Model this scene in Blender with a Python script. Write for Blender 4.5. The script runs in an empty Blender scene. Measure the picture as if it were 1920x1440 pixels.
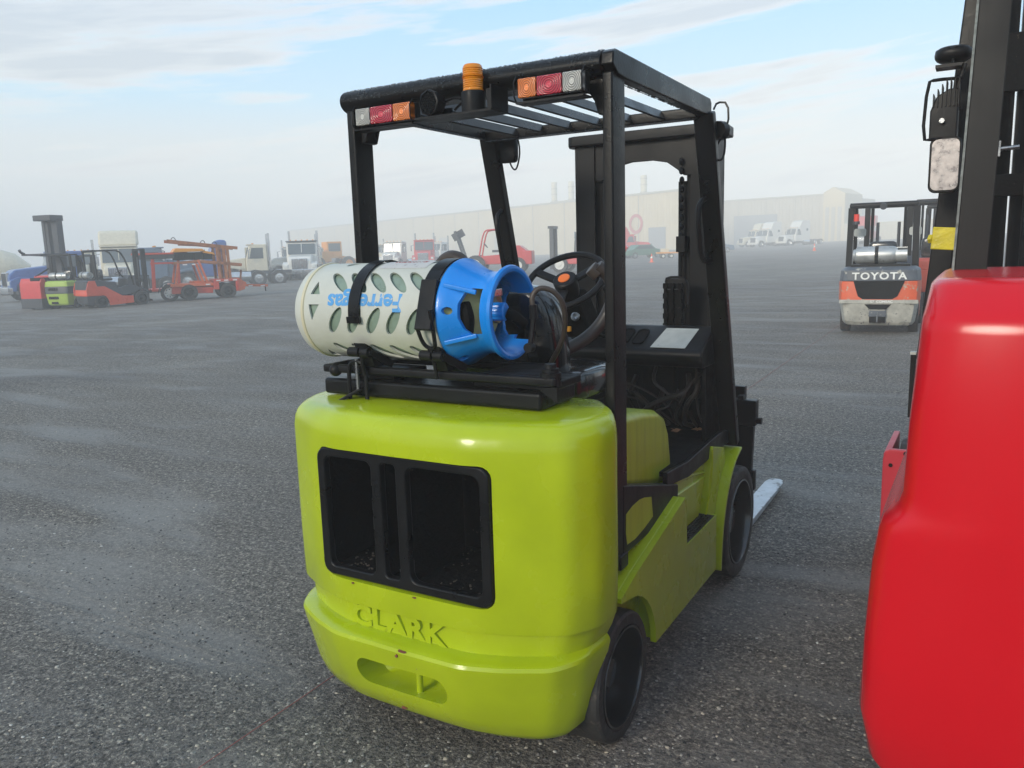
import bpy, bmesh, math, random
import numpy as np
from mathutils import Vector, Matrix, Euler
R = math.radians
rnd = random.Random(7)
scene = bpy.context.scene
col = scene.collection
# ------------------------------------------------------------------ camera
cd = bpy.data.cameras.new('camera'); cam = bpy.data.objects.new('camera', cd); col.objects.link(cam)
cd.sensor_width = 36; cd.lens = 1500 / 1920 * 36; cd.clip_start = 0.05; cd.clip_end = 3000
CAM = Vector((1.3963, -1.5589, 1.4937))
PITCH, ROLL, YAW = R(-9.5372), R(-1.7382), R(-30.648)
FWD = Vector((math.sin(YAW) * math.cos(PITCH), math.cos(YAW) * math.cos(PITCH), math.sin(PITCH)))
RT = Vector((math.cos(YAW), -math.sin(YAW), 0)); UP = RT.cross(FWD)
r2 = RT * math.cos(ROLL) + UP * math.sin(ROLL); u2 = -RT * math.sin(ROLL) + UP * math.cos(ROLL)
M = Matrix((r2, u2, -FWD)).transposed().to_4x4(); M.translation = CAM
cam.matrix_world = M
scene.camera = cam
FH = Vector((math.sin(YAW), math.cos(YAW), 0))
# ------------------------------------------------------------------ light
SUN_EL, SUN_AZ = 20, 192          # azimuth: degrees from +Y towards +X
sdir = Vector((math.sin(R(SUN_AZ)) * math.cos(R(SUN_EL)), math.cos(R(SUN_AZ)) * math.cos(R(SUN_EL)), math.sin(R(SUN_EL))))
sl = bpy.data.lights.new('sun', 'SUN'); sl.energy = 3.0; sl.angle = R(18); sl.color = (1.0, 0.91, 0.76)
so = bpy.data.objects.new('sun', sl); col.objects.link(so); so.rotation_euler = sdir.to_track_quat('Z', 'Y').to_euler()
so.location = (0, 0, 30)
world = bpy.data.worlds.new('World'); scene.world = world; world.use_nodes = True
scene.view_settings.view_transform = 'Standard'; scene.view_settings.look = 'None'
scene.view_settings.exposure = 0.0; scene.view_settings.gamma = 1.0; scene.view_settings.use_curve_mapping = False
scene.render.engine = 'CYCLES'
cy = scene.cycles
cy.use_denoising = True; cy.max_bounces = 9; cy.diffuse_bounces = 3; cy.glossy_bounces = 4
cy.transmission_bounces = 6; cy.volume_bounces = 6; cy.transparent_max_bounces = 16
cy.use_adaptive_sampling = True; cy.adaptive_threshold = 0.01; cy.sample_clamp_indirect = 8
cy.volume_step_rate = 1

class NT:
    def __init__(s, nt):
        s.nt = nt; nt.nodes.clear()
    def n(s, t, **k):
        nd = s.nt.nodes.new(t)
        for a, b in k.items():
            if a.startswith('i_'):
                nd.inputs[a[2:].replace('_', ' ')].default_value = b
            elif a.startswith('x'):
                nd.inputs[int(a[1:])].default_value = b
            else: setattr(nd, a, b)
        return nd
    def l(s, a, b): s.nt.links.new(a, b)
    def math(s, op, a, b=None, clamp=False):
        nd = s.nt.nodes.new('ShaderNodeMath'); nd.operation = op; nd.use_clamp = clamp
        for i, v in enumerate((a, b)):
            if v is None: continue
            if isinstance(v, (int, float)): nd.inputs[i].default_value = v
            else: s.l(v, nd.inputs[i])
        return nd.outputs[0]
    def mix(s, f, a, b, blend='MIX'):
        nd = s.nt.nodes.new('ShaderNodeMix'); nd.data_type = 'RGBA'; nd.blend_type = blend
        for i, v in ((0, f), (6, a), (7, b)):
            if isinstance(v, (int, float)): nd.inputs[i].default_value = v
            elif isinstance(v, tuple): nd.inputs[i].default_value = (*v[:3], 1)
            else: s.l(v, nd.inputs[i])
        return nd.outputs[2]
    def ramp(s, f, pts, interp='LINEAR'):
        nd = s.nt.nodes.new('ShaderNodeValToRGB'); cr = nd.color_ramp; cr.interpolation = interp
        while len(cr.elements) < len(pts): cr.elements.new(0.5)
        for e, (p, c) in zip(cr.elements, pts):
            e.position = p; e.color = (*c, 1) if isinstance(c, tuple) else (c, c, c, 1)
        s.l(f, nd.inputs[0]); return nd.outputs[0]
    def noise(s, vec, scale, detail=4, rough=0.55, dist=0.0):
        nd = s.n('ShaderNodeTexNoise'); nd.inputs['Scale'].default_value = scale
        nd.inputs['Detail'].default_value = detail; nd.inputs['Roughness'].default_value = rough
        nd.inputs['Distortion'].default_value = dist
        if vec is not None: s.l(vec, nd.inputs['Vector'])
        return nd.outputs['Fac']

# sky: Nishita seen through thin high cloud, with long streaks of stratus
w = NT(world.node_tree)
geo = w.n('ShaderNodeTexCoord'); dirv = geo.outputs['Generated']
sky = w.n('ShaderNodeTexSky', sky_type='NISHITA', sun_disc=False, sun_elevation=R(SUN_EL), sun_rotation=R(SUN_AZ), air_density=1.0, dust_density=1.5, ozone_density=2.0)
sep = w.n('ShaderNodeSeparateXYZ'); w.l(dirv, sep.inputs[0]); zz = sep.outputs[2]
def dotv(v):
    d = w.n('ShaderNodeVectorMath', operation='DOT_PRODUCT'); w.l(dirv, d.inputs[0]); d.inputs[1].default_value = v
    return d.outputs['Value']
ds, dt = dotv((RT.x, RT.y, 0)), dotv((FH.x, FH.y, 0))
zc = w.math('MAXIMUM', zz, 0.0)
grad = w.ramp(zc, [(0.0, (.82, .80, .74)), (.05, (.80, .80, .76)), (.13, (.72, .78, .79)), (.18, (.52, .76, .92)), (.28, (.34, .65, .98)), (.6, (.42, .60, .82)), (1.0, (.38, .54, .76))])
nis = w.mix(1.0, sky.outputs[0], (.10, .10, .10), 'MULTIPLY')
base = w.mix(0.88, nis, grad)
cv = w.n('ShaderNodeCombineXYZ')
tilt = w.math('ADD', w.math('MULTIPLY', zz, 15.0), w.math('MULTIPLY', ds, -1.6))
w.l(w.math('MULTIPLY', ds, 1.7), cv.inputs[0]); w.l(w.math('MULTIPLY', dt, 1.7), cv.inputs[1]); w.l(tilt, cv.inputs[2])
n1 = w.noise(cv.outputs[0], 1.15, 6, .5, .3)
n2 = w.noise(cv.outputs[0], 3.5, 5, .6, .5)
cl = w.math('ADD', w.math('MULTIPLY', n1, .8), w.math('MULTIPLY', n2, .2))
cf = w.ramp(cl, [(.49, 0.0), (.58, 1.0)], 'EASE')
fade = w.ramp(zc, [(0.0, .3), (.12, .85), (.5, .6), (1.0, .35)])
cmask = w.math('MULTIPLY', cf, fade)
ccol = w.ramp(cl, [(.49, (.98, .95, .86)), (.53, (.80, .79, .76)), (.62, (.56, .58, .60))])
skyc = w.mix(cmask, base, ccol)
bg = w.n('ShaderNodeBackground'); w.l(skyc, bg.inputs[0]); bg.inputs[1].default_value = 1.36
wo = w.n('ShaderNodeOutputWorld'); w.l(bg.outputs[0], wo.inputs[0])

# ------------------------------------------------------------------ terrain
def gz(x, y):
    u = (x - CAM.x) * RT.x + (y - CAM.y) * RT.y
    s = math.copysign(max(0, math.sqrt(u * u + 9) - math.sqrt(34)) if abs(u) > 5 else 0, u)
    return 0.02 * 120 * math.tanh(s / 120)

# ------------------------------------------------------------------ materials
MATS = {}
def mat(name, c, rough=.5, metal=0.0, var=.12, vscale=6.0, c2=None, c2amt=0.0, c2scale=8.0, bump=0.0, bscale=60.0, coat=0.0, rvar=.1, streak=0.0, spec=.5, c2rough=None, coord='Object'):
    """paint, metal, rubber ...: base colour with mottling, optional second colour (wear or dirt) in patches, fine relief"""
    if name in MATS: return MATS[name]
    m = bpy.data.materials.new(name); m.use_nodes = True; t = NT(m.node_tree)
    tc = t.n('ShaderNodeTexCoord'); v = tc.outputs[coord]
    b = t.n('ShaderNodeBsdfPrincipled'); o = t.n('ShaderNodeOutputMaterial'); t.l(b.outputs[0], o.inputs[0])
    nz = t.noise(v, vscale, 5)
    lo = tuple(max(0, x * (1 - var)) for x in c); hi = tuple(x * (1 + var) for x in c)
    cc = t.ramp(nz, [(.3, lo), (.7, hi)])
    rg = t.ramp(nz, [(.3, max(.02, rough - rvar)), (.7, min(1, rough + rvar))])
    if streak > 0:
        mp = t.n('ShaderNodeMapping'); mp.inputs['Scale'].default_value = (1, 1, .06); t.l(v, mp.inputs[0])
        st = t.ramp(t.noise(mp.outputs[0], 38, 3), [(.45, 1.0), (.75, 1 - streak)])
        cc = t.mix(1.0, cc, st, 'MULTIPLY')
    if c2 is not None:
        n2 = t.noise(v, c2scale, 8, .7)
        f = t.ramp(n2, [(.62 - c2amt * .3, 0.0), (.66 - c2amt * .3, 1.0)])
        cc = t.mix(f, cc, c2)
        if c2rough is not None:
            rg = t.mix(f, rg, (c2rough,) * 3)
    t.l(cc, b.inputs['Base Color']); t.l(rg, b.inputs['Roughness'])
    b.inputs['Metallic'].default_value = metal; b.inputs['Coat Weight'].default_value = coat
    b.inputs['Coat Roughness'].default_value = .08; b.inputs['Specular IOR Level'].default_value = spec
    if bump > 0:
        bn = t.noise(v, bscale, 4); bp = t.n('ShaderNodeBump'); bp.inputs['Strength'].default_value = bump
        bp.inputs['Distance'].default_value = .004; t.l(bn, bp.inputs['Height']); t.l(bp.outputs[0], b.inputs['Normal'])
    MATS[name] = m; return m

# ------------------------------------------------------------------ mesh builder
def axmat(d):
    d = Vector(d).normalized(); return d.to_track_quat('Z', 'Y').to_matrix()
def chaikin(p, n=1, closed=False):
    for _ in range(n):
        q = []; N = len(p)
        for i in range(N if closed else N - 1):
            a, b = Vector(p[i]), Vector(p[(i + 1) % N]); q += [a * .75 + b * .25, a * .25 + b * .75]
        p = q if closed else [Vector(p[0])] + q + [Vector(p[-1])]
    return p
def arc(cx, cy, r, a0, a1, n):
    return [(cx + r * math.cos(R(a0 + (a1 - a0) * i / n)), cy + r * math.sin(R(a0 + (a1 - a0) * i / n))) for i in range(n + 1)]
def rrect(x0, y0, x1, y1, r, n=4):
    return arc(x1 - r, y1 - r, r, 0, 90, n) + arc(x0 + r, y1 - r, r, 90, 180, n) + arc(x0 + r, y0 + r, r, 180, 270, n) + arc(x1 - r, y0 + r, r, 270, 360, n)
class MB:
    def __init__(s): s.v = []; s.f = []; s.uvloops = None
    def add(s, v, f):
        b = len(s.v); s.v += [tuple(x) for x in v]; s.f += [tuple(i + b for i in q) for q in f]; return s
    def box(s, c, d, rot=None, top=None):
        hx, hy, hz = d[0] / 2, d[1] / 2, d[2] / 2; tx, ty = top or (1, 1)
        v = [(-hx, -hy, -hz), (hx, -hy, -hz), (hx, hy, -hz), (-hx, hy, -hz), (-hx * tx, -hy * ty, hz), (hx * tx, -hy * ty, hz), (hx * tx, hy * ty, hz), (-hx * tx, hy * ty, hz)]
        m = Euler([R(a) for a in rot]).to_matrix() if rot else Matrix.Identity(3)
        return s.add([m @ Vector(q) + Vector(c) for q in v], [(3, 2, 1, 0), (4, 5, 6, 7), (0, 1, 5, 4), (1, 2, 6, 5), (2, 3, 7, 6), (3, 0, 4, 7)])
    def b2(s, a, b):   # box from two corners
        return s.box([(a[i] + b[i]) / 2 for i in range(3)], [abs(b[i] - a[i]) for i in range(3)])
    def bar(s, p, q, w, h, up=(0, 0, 1)):
        p, q = Vector(p), Vector(q); d = (q - p); L = d.length; d.normalize(); up = Vector(up)
        if abs(d.dot(up)) > .95: up = Vector((0, 1, 0))
        x = d.cross(up).normalized(); y = x.cross(d)
        m = Matrix((x, d, y)).transposed()
        v = [m @ Vector((sx * w / 2, sy * L / 2, sz * h / 2)) + (p + q) / 2 for sz in (-1, 1) for sx, sy in ((-1, -1), (1, -1), (1, 1), (-1, 1))]
        return s.add(v, [(3, 2, 1, 0), (4, 5, 6, 7), (0, 1, 5, 4), (1, 2, 6, 5), (2, 3, 7, 6), (3, 0, 4, 7)])
    def prism(s, poly, ax, a, b):   # polygon in the two other axes, extruded along ax from a to b
        n = len(poly)
        def pt(p, t): return {'X': (t, p[0], p[1]), 'Y': (p[0], t, p[1]), 'Z': (p[0], p[1], t)}[ax]
        v = [pt(p, a) for p in poly] + [pt(p, b) for p in poly]
        f = [tuple(range(n))[::-1], tuple(range(n, 2 * n))] + [(i, (i + 1) % n, n + (i + 1) % n, n + i) for i in range(n)]
        return s.add(v, f)
    def lathe(s, prof, o=(0, 0, 0), d=(0, 0, 1), n=24, a0=0, a1=360, closed=False, rad=None):
        m = axmat(d); full = abs(a1 - a0) >= 360; k = n if full else n + 1; P = len(prof); v = []
        for i in range(k):
            a = R(a0 + (a1 - a0) * i / n)
            for j, (z, r) in enumerate(prof):
                rr = rad(i, j, r) if rad else r
                v.append(m @ Vector((rr * math.cos(a), rr * math.sin(a), z)) + Vector(o))
        f = []
        for i in range(n):
            for j in range(P if closed else P - 1):
                a_, b_ = i * P + j, i * P + (j + 1) % P; c_, d_ = ((i + 1) % k) * P + (j + 1) % P, ((i + 1) % k) * P + j
                f.append((a_, d_, c_, b_))
        if not full and closed: f += [tuple(range(P)), tuple((k - 1) * P + j for j in range(P))[::-1]]
        return s.add(v, f)
    def cyl(s, p, q, r, n=16, r2=None):
        p, q = Vector(p), Vector(q); L = (q - p).length; r2 = r if r2 is None else r2
        m = axmat(q - p); v = [m @ Vector((rr * math.cos(2 * math.pi * i / n), rr * math.sin(2 * math.pi * i / n), z)) + p for z, rr in ((0, r), (L, r2)) for i in range(n)]
        return s.add(v, [tuple(range(n))[::-1], tuple(range(n, 2 * n))] + [(i, (i + 1) % n, n + (i + 1) % n, n + i) for i in range(n)])
    def tube(s, pts, r, n=8, smooth=2, closed=False, radii=None):
        p = chaikin(pts, smooth, closed); N = len(p); v = []; prev = None
        for i in range(N):
            a = p[(i - 1) % N] if (closed or i) else p[0]; b = p[(i + 1) % N] if (closed or i < N - 1) else p[-1]
            d = (Vector(b) - Vector(a)).normalized()
            if prev is None: x = d.orthogonal().normalized()
            else: x = (prev - d * prev.dot(d)).normalized()
            prev = x; y = d.cross(x); rr = radii(i / (N - 1)) if radii else r
            v += [Vector(p[i]) + (x * math.cos(2 * math.pi * k / n) + y * math.sin(2 * math.pi * k / n)) * rr for k in range(n)]
        f = [(i * n + k, i * n + (k + 1) % n, ((i + 1) % N) * n + (k + 1) % n, ((i + 1) % N) * n + k) for i in range(N if closed else N - 1) for k in range(n)]
        if not closed: f += [tuple(range(n))[::-1], tuple((N - 1) * n + k for k in range(n))]
        return s.add(v, f)
    def loft(s, secs, cap=True):
        n = len(secs[0]); v = [p for q in secs for p in q]
        f = [(i * n + k, i * n + (k + 1) % n, (i + 1) * n + (k + 1) % n, (i + 1) * n + k) for i in range(len(secs) - 1) for k in range(n)]
        if cap: f += [tuple(range(n))[::-1], tuple((len(secs) - 1) * n + k for k in range(n))]
        return s.add(v, f)
    def sphere(s, c, r, n=12, m=8):
        pr = [(-math.cos(math.pi * i / m), math.sin(math.pi * i / m)) for i in range(m + 1)]
        r = (r, r, r) if isinstance(r, (int, float)) else r
        b = len(s.v); s.lathe([(z, max(q, 1e-4)) for z, q in pr], n=n)
        for i in range(b, len(s.v)): s.v[i] = (c[0] + s.v[i][0] * r[0], c[1] + s.v[i][1] * r[1], c[2] + s.v[i][2] * r[2])
        return s
    def xf(s, m, start=0):
        s.v[start:] = [tuple(m @ Vector(q)) for q in s.v[start:]]; return s
    def mesh(s, name='mesh', sharp=35, merge=True):
        me = bpy.data.meshes.new(name); me.from_pydata(s.v, [], s.f)
        bm = bmesh.new(); bm.from_mesh(me)
        if merge: bmesh.ops.remove_doubles(bm, verts=bm.verts, dist=1e-5)
        bmesh.ops.recalc_face_normals(bm, faces=bm.faces)
        finish(bm, sharp); bm.to_mesh(me); bm.free(); return me
    def build(s, name, m, parent=None, bevel=0, seg=2, sharp=35):
        return obj(name, s.mesh(name, sharp), m, parent, bevel, seg)
def finish(bm, sharp=35):
    for f in bm.faces: f.smooth = True
    for e in bm.edges:
        if len(e.link_faces) == 2: e.smooth = e.calc_face_angle(0) < R(sharp)
def obj(name, me, m, parent=None, bevel=0, seg=2):
    o = bpy.data.objects.new(name, me)
    if m is not None and not me.materials: me.materials.append(m)
    col.objects.link(o)
    if parent is not None: o.parent = parent
    if bevel > 0:
        b = o.modifiers.new('bevel', 'BEVEL'); b.width = bevel; b.segments = seg; b.limit_method = 'ANGLE'; b.angle_limit = R(32)
        w_ = o.modifiers.new('wn', 'WEIGHTED_NORMAL'); w_.keep_sharp = False
        for e in me.edges: e.use_edge_sharp = False
    return o
def thing(name, label, cat, loc=(0, 0, 0), rz=0, group=None):
    o = bpy.data.objects.new(name, None); col.objects.link(o); o.empty_display_size = .2
    o.location = loc; o.rotation_euler = (0, 0, rz); return tag(o, label, cat, group)
def tag(o, label, cat, group=None, kind=None):
    o['label'] = label; o['category'] = cat
    if group: o['group'] = group
    if kind: o['kind'] = kind
    return o
def kids(o): return [c for c in bpy.data.objects if c.parent == o]
def copy_tree(o, parent=None, ch=None):
    if ch is None:
        ch = {}
        for q in bpy.data.objects:
            if q.parent: ch.setdefault(q.parent.name, []).append(q)
    c = o.copy(); col.objects.link(c)
    if parent is not None: c.parent = parent
    for k in ch.get(o.name, []): copy_tree(k, c, ch)
    return c
def boolean(o, cutters, use_self=False):
    """cut the meshes of cutters out of o, leaving plain mesh data"""
    for cme in cutters:
        c = bpy.data.objects.new('cut', cme); col.objects.link(c); c.parent = o.parent
        md = o.modifiers.new('b', 'BOOLEAN'); md.operation = 'DIFFERENCE'; md.solver = 'EXACT'; md.use_self = use_self; md.object = c
        bpy.context.view_layer.update(); dg = bpy.context.evaluated_depsgraph_get()
        me = bpy.data.meshes.new_from_object(o.evaluated_get(dg)); o.modifiers.clear()
        o.data = me; bpy.data.objects.remove(c)
    bm = bmesh.new(); bm.from_mesh(o.data); bmesh.ops.remove_doubles(bm, verts=bm.verts, dist=2e-5); finish(bm, 30); bm.to_mesh(o.data); bm.free()
    return o
def text_mesh(body, size, ext=.002, offset=0.0, xscale=1.0, spacing=1.0):
    cu = bpy.data.curves.new('t', 'FONT'); cu.body = body; cu.size = size; cu.extrude = ext; cu.offset = offset
    cu.align_x = 'CENTER'; cu.align_y = 'CENTER'; cu.space_character = spacing; cu.resolution_u = 3
    o = bpy.data.objects.new('t', cu); col.objects.link(o); bpy.context.view_layer.update()
    me = bpy.data.meshes.new_from_object(o.evaluated_get(bpy.context.evaluated_depsgraph_get()))
    bpy.data.objects.remove(o); bpy.data.curves.remove(cu)
    for v in me.vertices: v.co.x *= xscale
    return me
def text(name, body, size, m, parent, origin, right, up, ext=.002, offset=0.0, xscale=1.0, spacing=1.0):
    me = text_mesh(body, size, ext, offset, xscale, spacing)
    r_, u_ = Vector(right).normalized(), Vector(up).normalized(); n_ = r_.cross(u_)
    mm = Matrix((r_, u_, n_)).transposed().to_4x4(); mm.translation = Vector(origin); me.transform(mm)
    me.name = name; me.materials.clear()
    return obj(name, me, m, parent)
# ------------------------------------------------------------------ ground
def ground_material():
    m = bpy.data.materials.new('gravel_yard'); m.use_nodes = True; t = NT(m.node_tree)
    tc = t.n('ShaderNodeTexCoord'); v = tc.outputs['Object']
    b = t.n('ShaderNodeBsdfPrincipled'); o = t.n('ShaderNodeOutputMaterial'); t.l(b.outputs[0], o.inputs[0])
    big = t.noise(v, .28, 5, .6, .6)
    # wheel-dragged bands, long across the yard
    mp = t.n('ShaderNodeMapping'); mp.inputs['Rotation'].default_value = (0, 0, -YAW - .18); mp.inputs['Scale'].default_value = (.30, 1.0, 1); t.l(v, mp.inputs[0])
    band = t.noise(mp.outputs[0], 1.0, 5, .62, .8)
    band2 = t.noise(mp.outputs[0], 1.9, 4, .55, .4)
    fines = t.ramp(t.math('ADD', t.math('MULTIPLY', band, .6), t.math('MULTIPLY', band2, .4)), [(.50, 0.0), (.60, 1.0)])
    gr = t.noise(v, 75, 3, .7)
    gr2 = t.noise(v, 28, 8, .75)
    stone = t.ramp(t.math('ADD', t.math('MULTIPLY', gr, .5), t.math('MULTIPLY', gr2, .5)), [(.34, (.016, .015, .0135)), (.44, (.070, .064, .057)), (.53, (.185, .168, .148)), (.62, (.48, .44, .37))])
    fine = t.ramp(t.noise(v, 40, 5, .6), [(.3, (.135, .128, .118)), (.7, (.215, .205, .190))])
    c = t.mix(t.math('MULTIPLY', fines, .75), stone, fine)
    vo = t.n('ShaderNodeTexVoronoi'); vo.inputs['Scale'].default_value = 62; t.l(v, vo.inputs['Vector'])
    sepc = t.n('ShaderNodeSeparateColor'); t.l(vo.outputs['Color'], sepc.inputs[0])
    pick = t.ramp(sepc.outputs[0], [(.86, 0.0), (.875, 1.0)])
    near = t.ramp(vo.outputs['Distance'], [(.25, 1.0), (.36, 0.0)])
    pc = t.ramp(sepc.outputs[1], [(0.0, (.10, .095, .09)), (.6, (.20, .19, .17)), (.85, (.34, .29, .22)), (1.0, (.50, .49, .47))])
    pm = t.math('MULTIPLY', t.math('MULTIPLY', pick, near), t.math('SUBTRACT', 1.0, t.math('MULTIPLY', fines, .6)))
    c = t.mix(pm, c, pc)
    tone = t.ramp(big, [(.3, (.76, .755, .76)), (.7, (1.22, 1.19, 1.13))])
    c = t.mix(1.0, c, tone, 'MULTIPLY')
    t.l(c, b.inputs['Base Color'])
    t.l(t.ramp(band2, [(.35, .9), (.7, .6)]), b.inputs['Roughness'])
    h = t.math('ADD', t.math('MULTIPLY', gr, 1.0), t.math('ADD', t.math('MULTIPLY', gr2, .8), t.math('MULTIPLY', pm, .35)))
    h = t.math('MULTIPLY', h, t.math('SUBTRACT', 1.0, t.math('MULTIPLY', fines, .75)))
    bp = t.n('ShaderNodeBump'); bp.inputs['Strength'].default_value = .9; bp.inputs['Distance'].default_value = .02
    t.l(h, bp.inputs['Height']); t.l(bp.outputs[0], b.inputs['Normal'])
    return m
GM = ground_material()
def bumpz(x, y):   # gentle rise and fall of the yard between the vehicles
    return .008 * (math.sin(x * .7 + 1.3 * math.sin(y * .31)) * math.sin(y * .53 + .8)) * min(1, max(0, (math.hypot(x - .2, y - 1.2) - 4) / 6))
nr, na = 150, 144
rad = [0.0] + [.25 * (480 / .25) ** (i / (nr - 1)) for i in range(nr)]
V = [(CAM.x, CAM.y, 0.0)]
for r_ in rad[1:]:
    for k in range(na):
        x, y = CAM.x + r_ * math.cos(2 * math.pi * k / na), CAM.y + r_ * math.sin(2 * math.pi * k / na)
        V.append((x, y, gz(x, y) + bumpz(x, y)))
F = [(0, 1 + k, 1 + (k + 1) % na) for k in range(na)]
for i in range(nr - 1):
    for k in range(na):
        a = 1 + i * na; F.append((a + k, a + na + k, a + na + (k + 1) % na, a + (k + 1) % na))
me = bpy.data.meshes.new('ground'); me.from_pydata(V, [], F)
for p in me.polygons: p.use_smooth = True
g = obj('ground', me, GM); g['kind'] = 'structure'
# loose stones lying on the yard (nobody could count them)
rs = np.random.RandomState(5)
def stones(name, n, dmin, dmax, smin, smax, colors, power=1.0, rough=.75):
    u = rs.rand(n); d = dmin * (dmax / dmin) ** (u ** power); lat = (rs.rand(n) - .5) * 1.5 * d
    x = CAM.x + FH.x * d + RT.x * lat; y = CAM.y + FH.y * d + RT.y * lat
    clump = np.sin(x * 1.9 + 2 * np.sin(y * 1.3)) * np.sin(y * 2.3 + 1.7 * np.sin(x * .9))
    keep = clump > rs.rand(n) * 1.6 - 1.0; x, y, d = x[keep], y[keep], d[keep]; n = len(x)
    s = smin + (smax - smin) * rs.rand(n) ** 5
    base = np.array([(1, 0, 0), (.5, .87, 0), (-.5, .87, 0), (-1, 0, 0), (-.5, -.87, 0), (.5, -.87, 0), (.6, .3, .55), (-.3, .6, .6), (-.2, -.6, .5)], float)
    fc = np.array([(0, 1, 6), (1, 7, 6), (1, 2, 7), (2, 3, 7), (3, 8, 7), (3, 4, 8), (4, 5, 8), (5, 6, 8), (5, 0, 6), (6, 7, 8)])
    ang = rs.rand(n) * 6.28; ca, sa = np.cos(ang), np.sin(ang)
    jit = base[None] * (1 + (rs.rand(n, 9, 3) - .5) * .5)
    el = .55 + rs.rand(n) * .45
    px = jit[:, :, 0]; py = jit[:, :, 1] * el[:, None]; pz = jit[:, :, 2] * (.5 + rs.rand(n) * .6)[:, None]
    X = x[:, None] + (px * ca[:, None] - py * sa[:, None]) * s[:, None]
    Y = y[:, None] + (px * sa[:, None] + py * ca[:, None]) * s[:, None]
    z0 = np.array([gz(a, b_) + bumpz(a, b_) for a, b_ in zip(x, y)])
    Z = z0[:, None] + pz * s[:, None] - .0008
    vv = np.stack([X, Y, Z], 2).reshape(-1, 3).astype(np.float32)
    ff = (fc[None] + (np.arange(n) * 9)[:, None, None]).reshape(-1, 3).astype(np.int32)
    me = bpy.data.meshes.new(name); me.vertices.add(len(vv)); me.vertices.foreach_set('co', vv.ravel())
    me.loops.add(len(ff) * 3); me.loops.foreach_set('vertex_index', ff.ravel())
    me.polygons.add(len(ff)); me.polygons.foreach_set('loop_start', np.arange(0, len(ff) * 3, 3, dtype=np.int32))
    me.update(); me.validate()
    m = bpy.data.materials.new(name); m.use_nodes = True; t = NT(m.node_tree)
    b = t.n('ShaderNodeBsdfPrincipled'); o = t.n('ShaderNodeOutputMaterial'); t.l(b.outputs[0], o.inputs[0])
    ge = t.n('ShaderNodeNewGeometry'); t.l(t.ramp(ge.outputs['Random Per Island'], colors), b.inputs['Base Color']); b.inputs['Roughness'].default_value = rough
    o_ = obj(name, me, m); return tag(o_, 'loose pale and dark gravel stones scattered over the dark yard', 'gravel', kind='stuff')
stones('gravel', 170000, .9, 16, .0018, .0088, [(0.0, (.025, .024, .023)), (.35, (.07, .068, .066)), (.6, (.17, .16, .15)), (.82, (.32, .30, .26)), (.95, (.45, .39, .30)), (1.0, (.52, .51, .48))], 1.0)
# string laid along the row of forklifts
cord = mat('cord_red', (.30, .10, .085), .8)
mb = MB(); pts = [(-.50 + .01 * math.sin(i * .9), -.5 + i * .5, .004) for i in range(2)]
ys = [-1.0, -.2, .34, 1.5, 3, 5, 6.66, 8.5, 10.5, 12.6, 16, 20, 26]
pts = [(-.535 - .0175 * y + .004 * math.sin(y * 5), y, .005 + gz(-.54 - .0175 * y, y) + bumpz(-.54 - .0175 * y, y)) for y in ys]
mb.tube(pts, 0.0016, 5, 1); o = mb.build('marker_string', cord)
tag(o, 'thin red marker string running straight along the gravel under the green forklift', 'string')
# ------------------------------------------------------------------ materials of the vehicles
LIME = mat('lime_paint', (.385, .48, .003), .26, var=.09, vscale=4, coat=.3, spec=.4, bump=.28, bscale=16, rvar=.09, c2=(.14, .07, .03), c2amt=-.31, c2scale=19, c2rough=.8)
LIMES = mat('lime_paint_streaked', (.41, .475, .02), .38, var=.08, vscale=8, coat=.2, bump=.3, bscale=30, streak=.22)
BLK = mat('black_paint_wet', (.006, .006, .0065), .32, var=.25, vscale=9, spec=.20, coat=.06, bump=.16, bscale=120, c2=(.07, .045, .03), c2amt=-.24, c2scale=26, c2rough=.7)
BLK2 = mat('black_paint_satin', (.008, .008, .009), .40, spec=.20, var=.2, vscale=14, bump=.10, bscale=70)
BLKD = mat('black_grimy', (.004, .004, .0042), .7, spec=.12, var=.4, vscale=18, bump=.8, bscale=60, c2=(.06, .045, .035), c2amt=-.12, c2scale=30)
RUB = mat('rubber', (.022, .021, .020), .62, var=.3, vscale=16, bump=.8, bscale=45, c2=(.06, .050, .042), c2amt=.22, c2scale=9)
HOSE = mat('hose_rubber', (.045, .034, .028), .45, var=.35, vscale=20)
STEEL = mat('worn_steel', (.36, .37, .38), .32, .9, var=.2, vscale=20, bump=.2, c2=(.10, .09, .08), c2amt=0, c2scale=12)
FORKM = mat('fork_steel', (.50, .52, .54), .4, .55, var=.25, vscale=9, c2=(.22, .21, .20), c2amt=.25, c2scale=8, c2rough=.6)
SEATM = mat('black_vinyl_wet', (.010, .010, .011), .22, var=.3, vscale=12, coat=.5, bump=.3, bscale=18)

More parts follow.
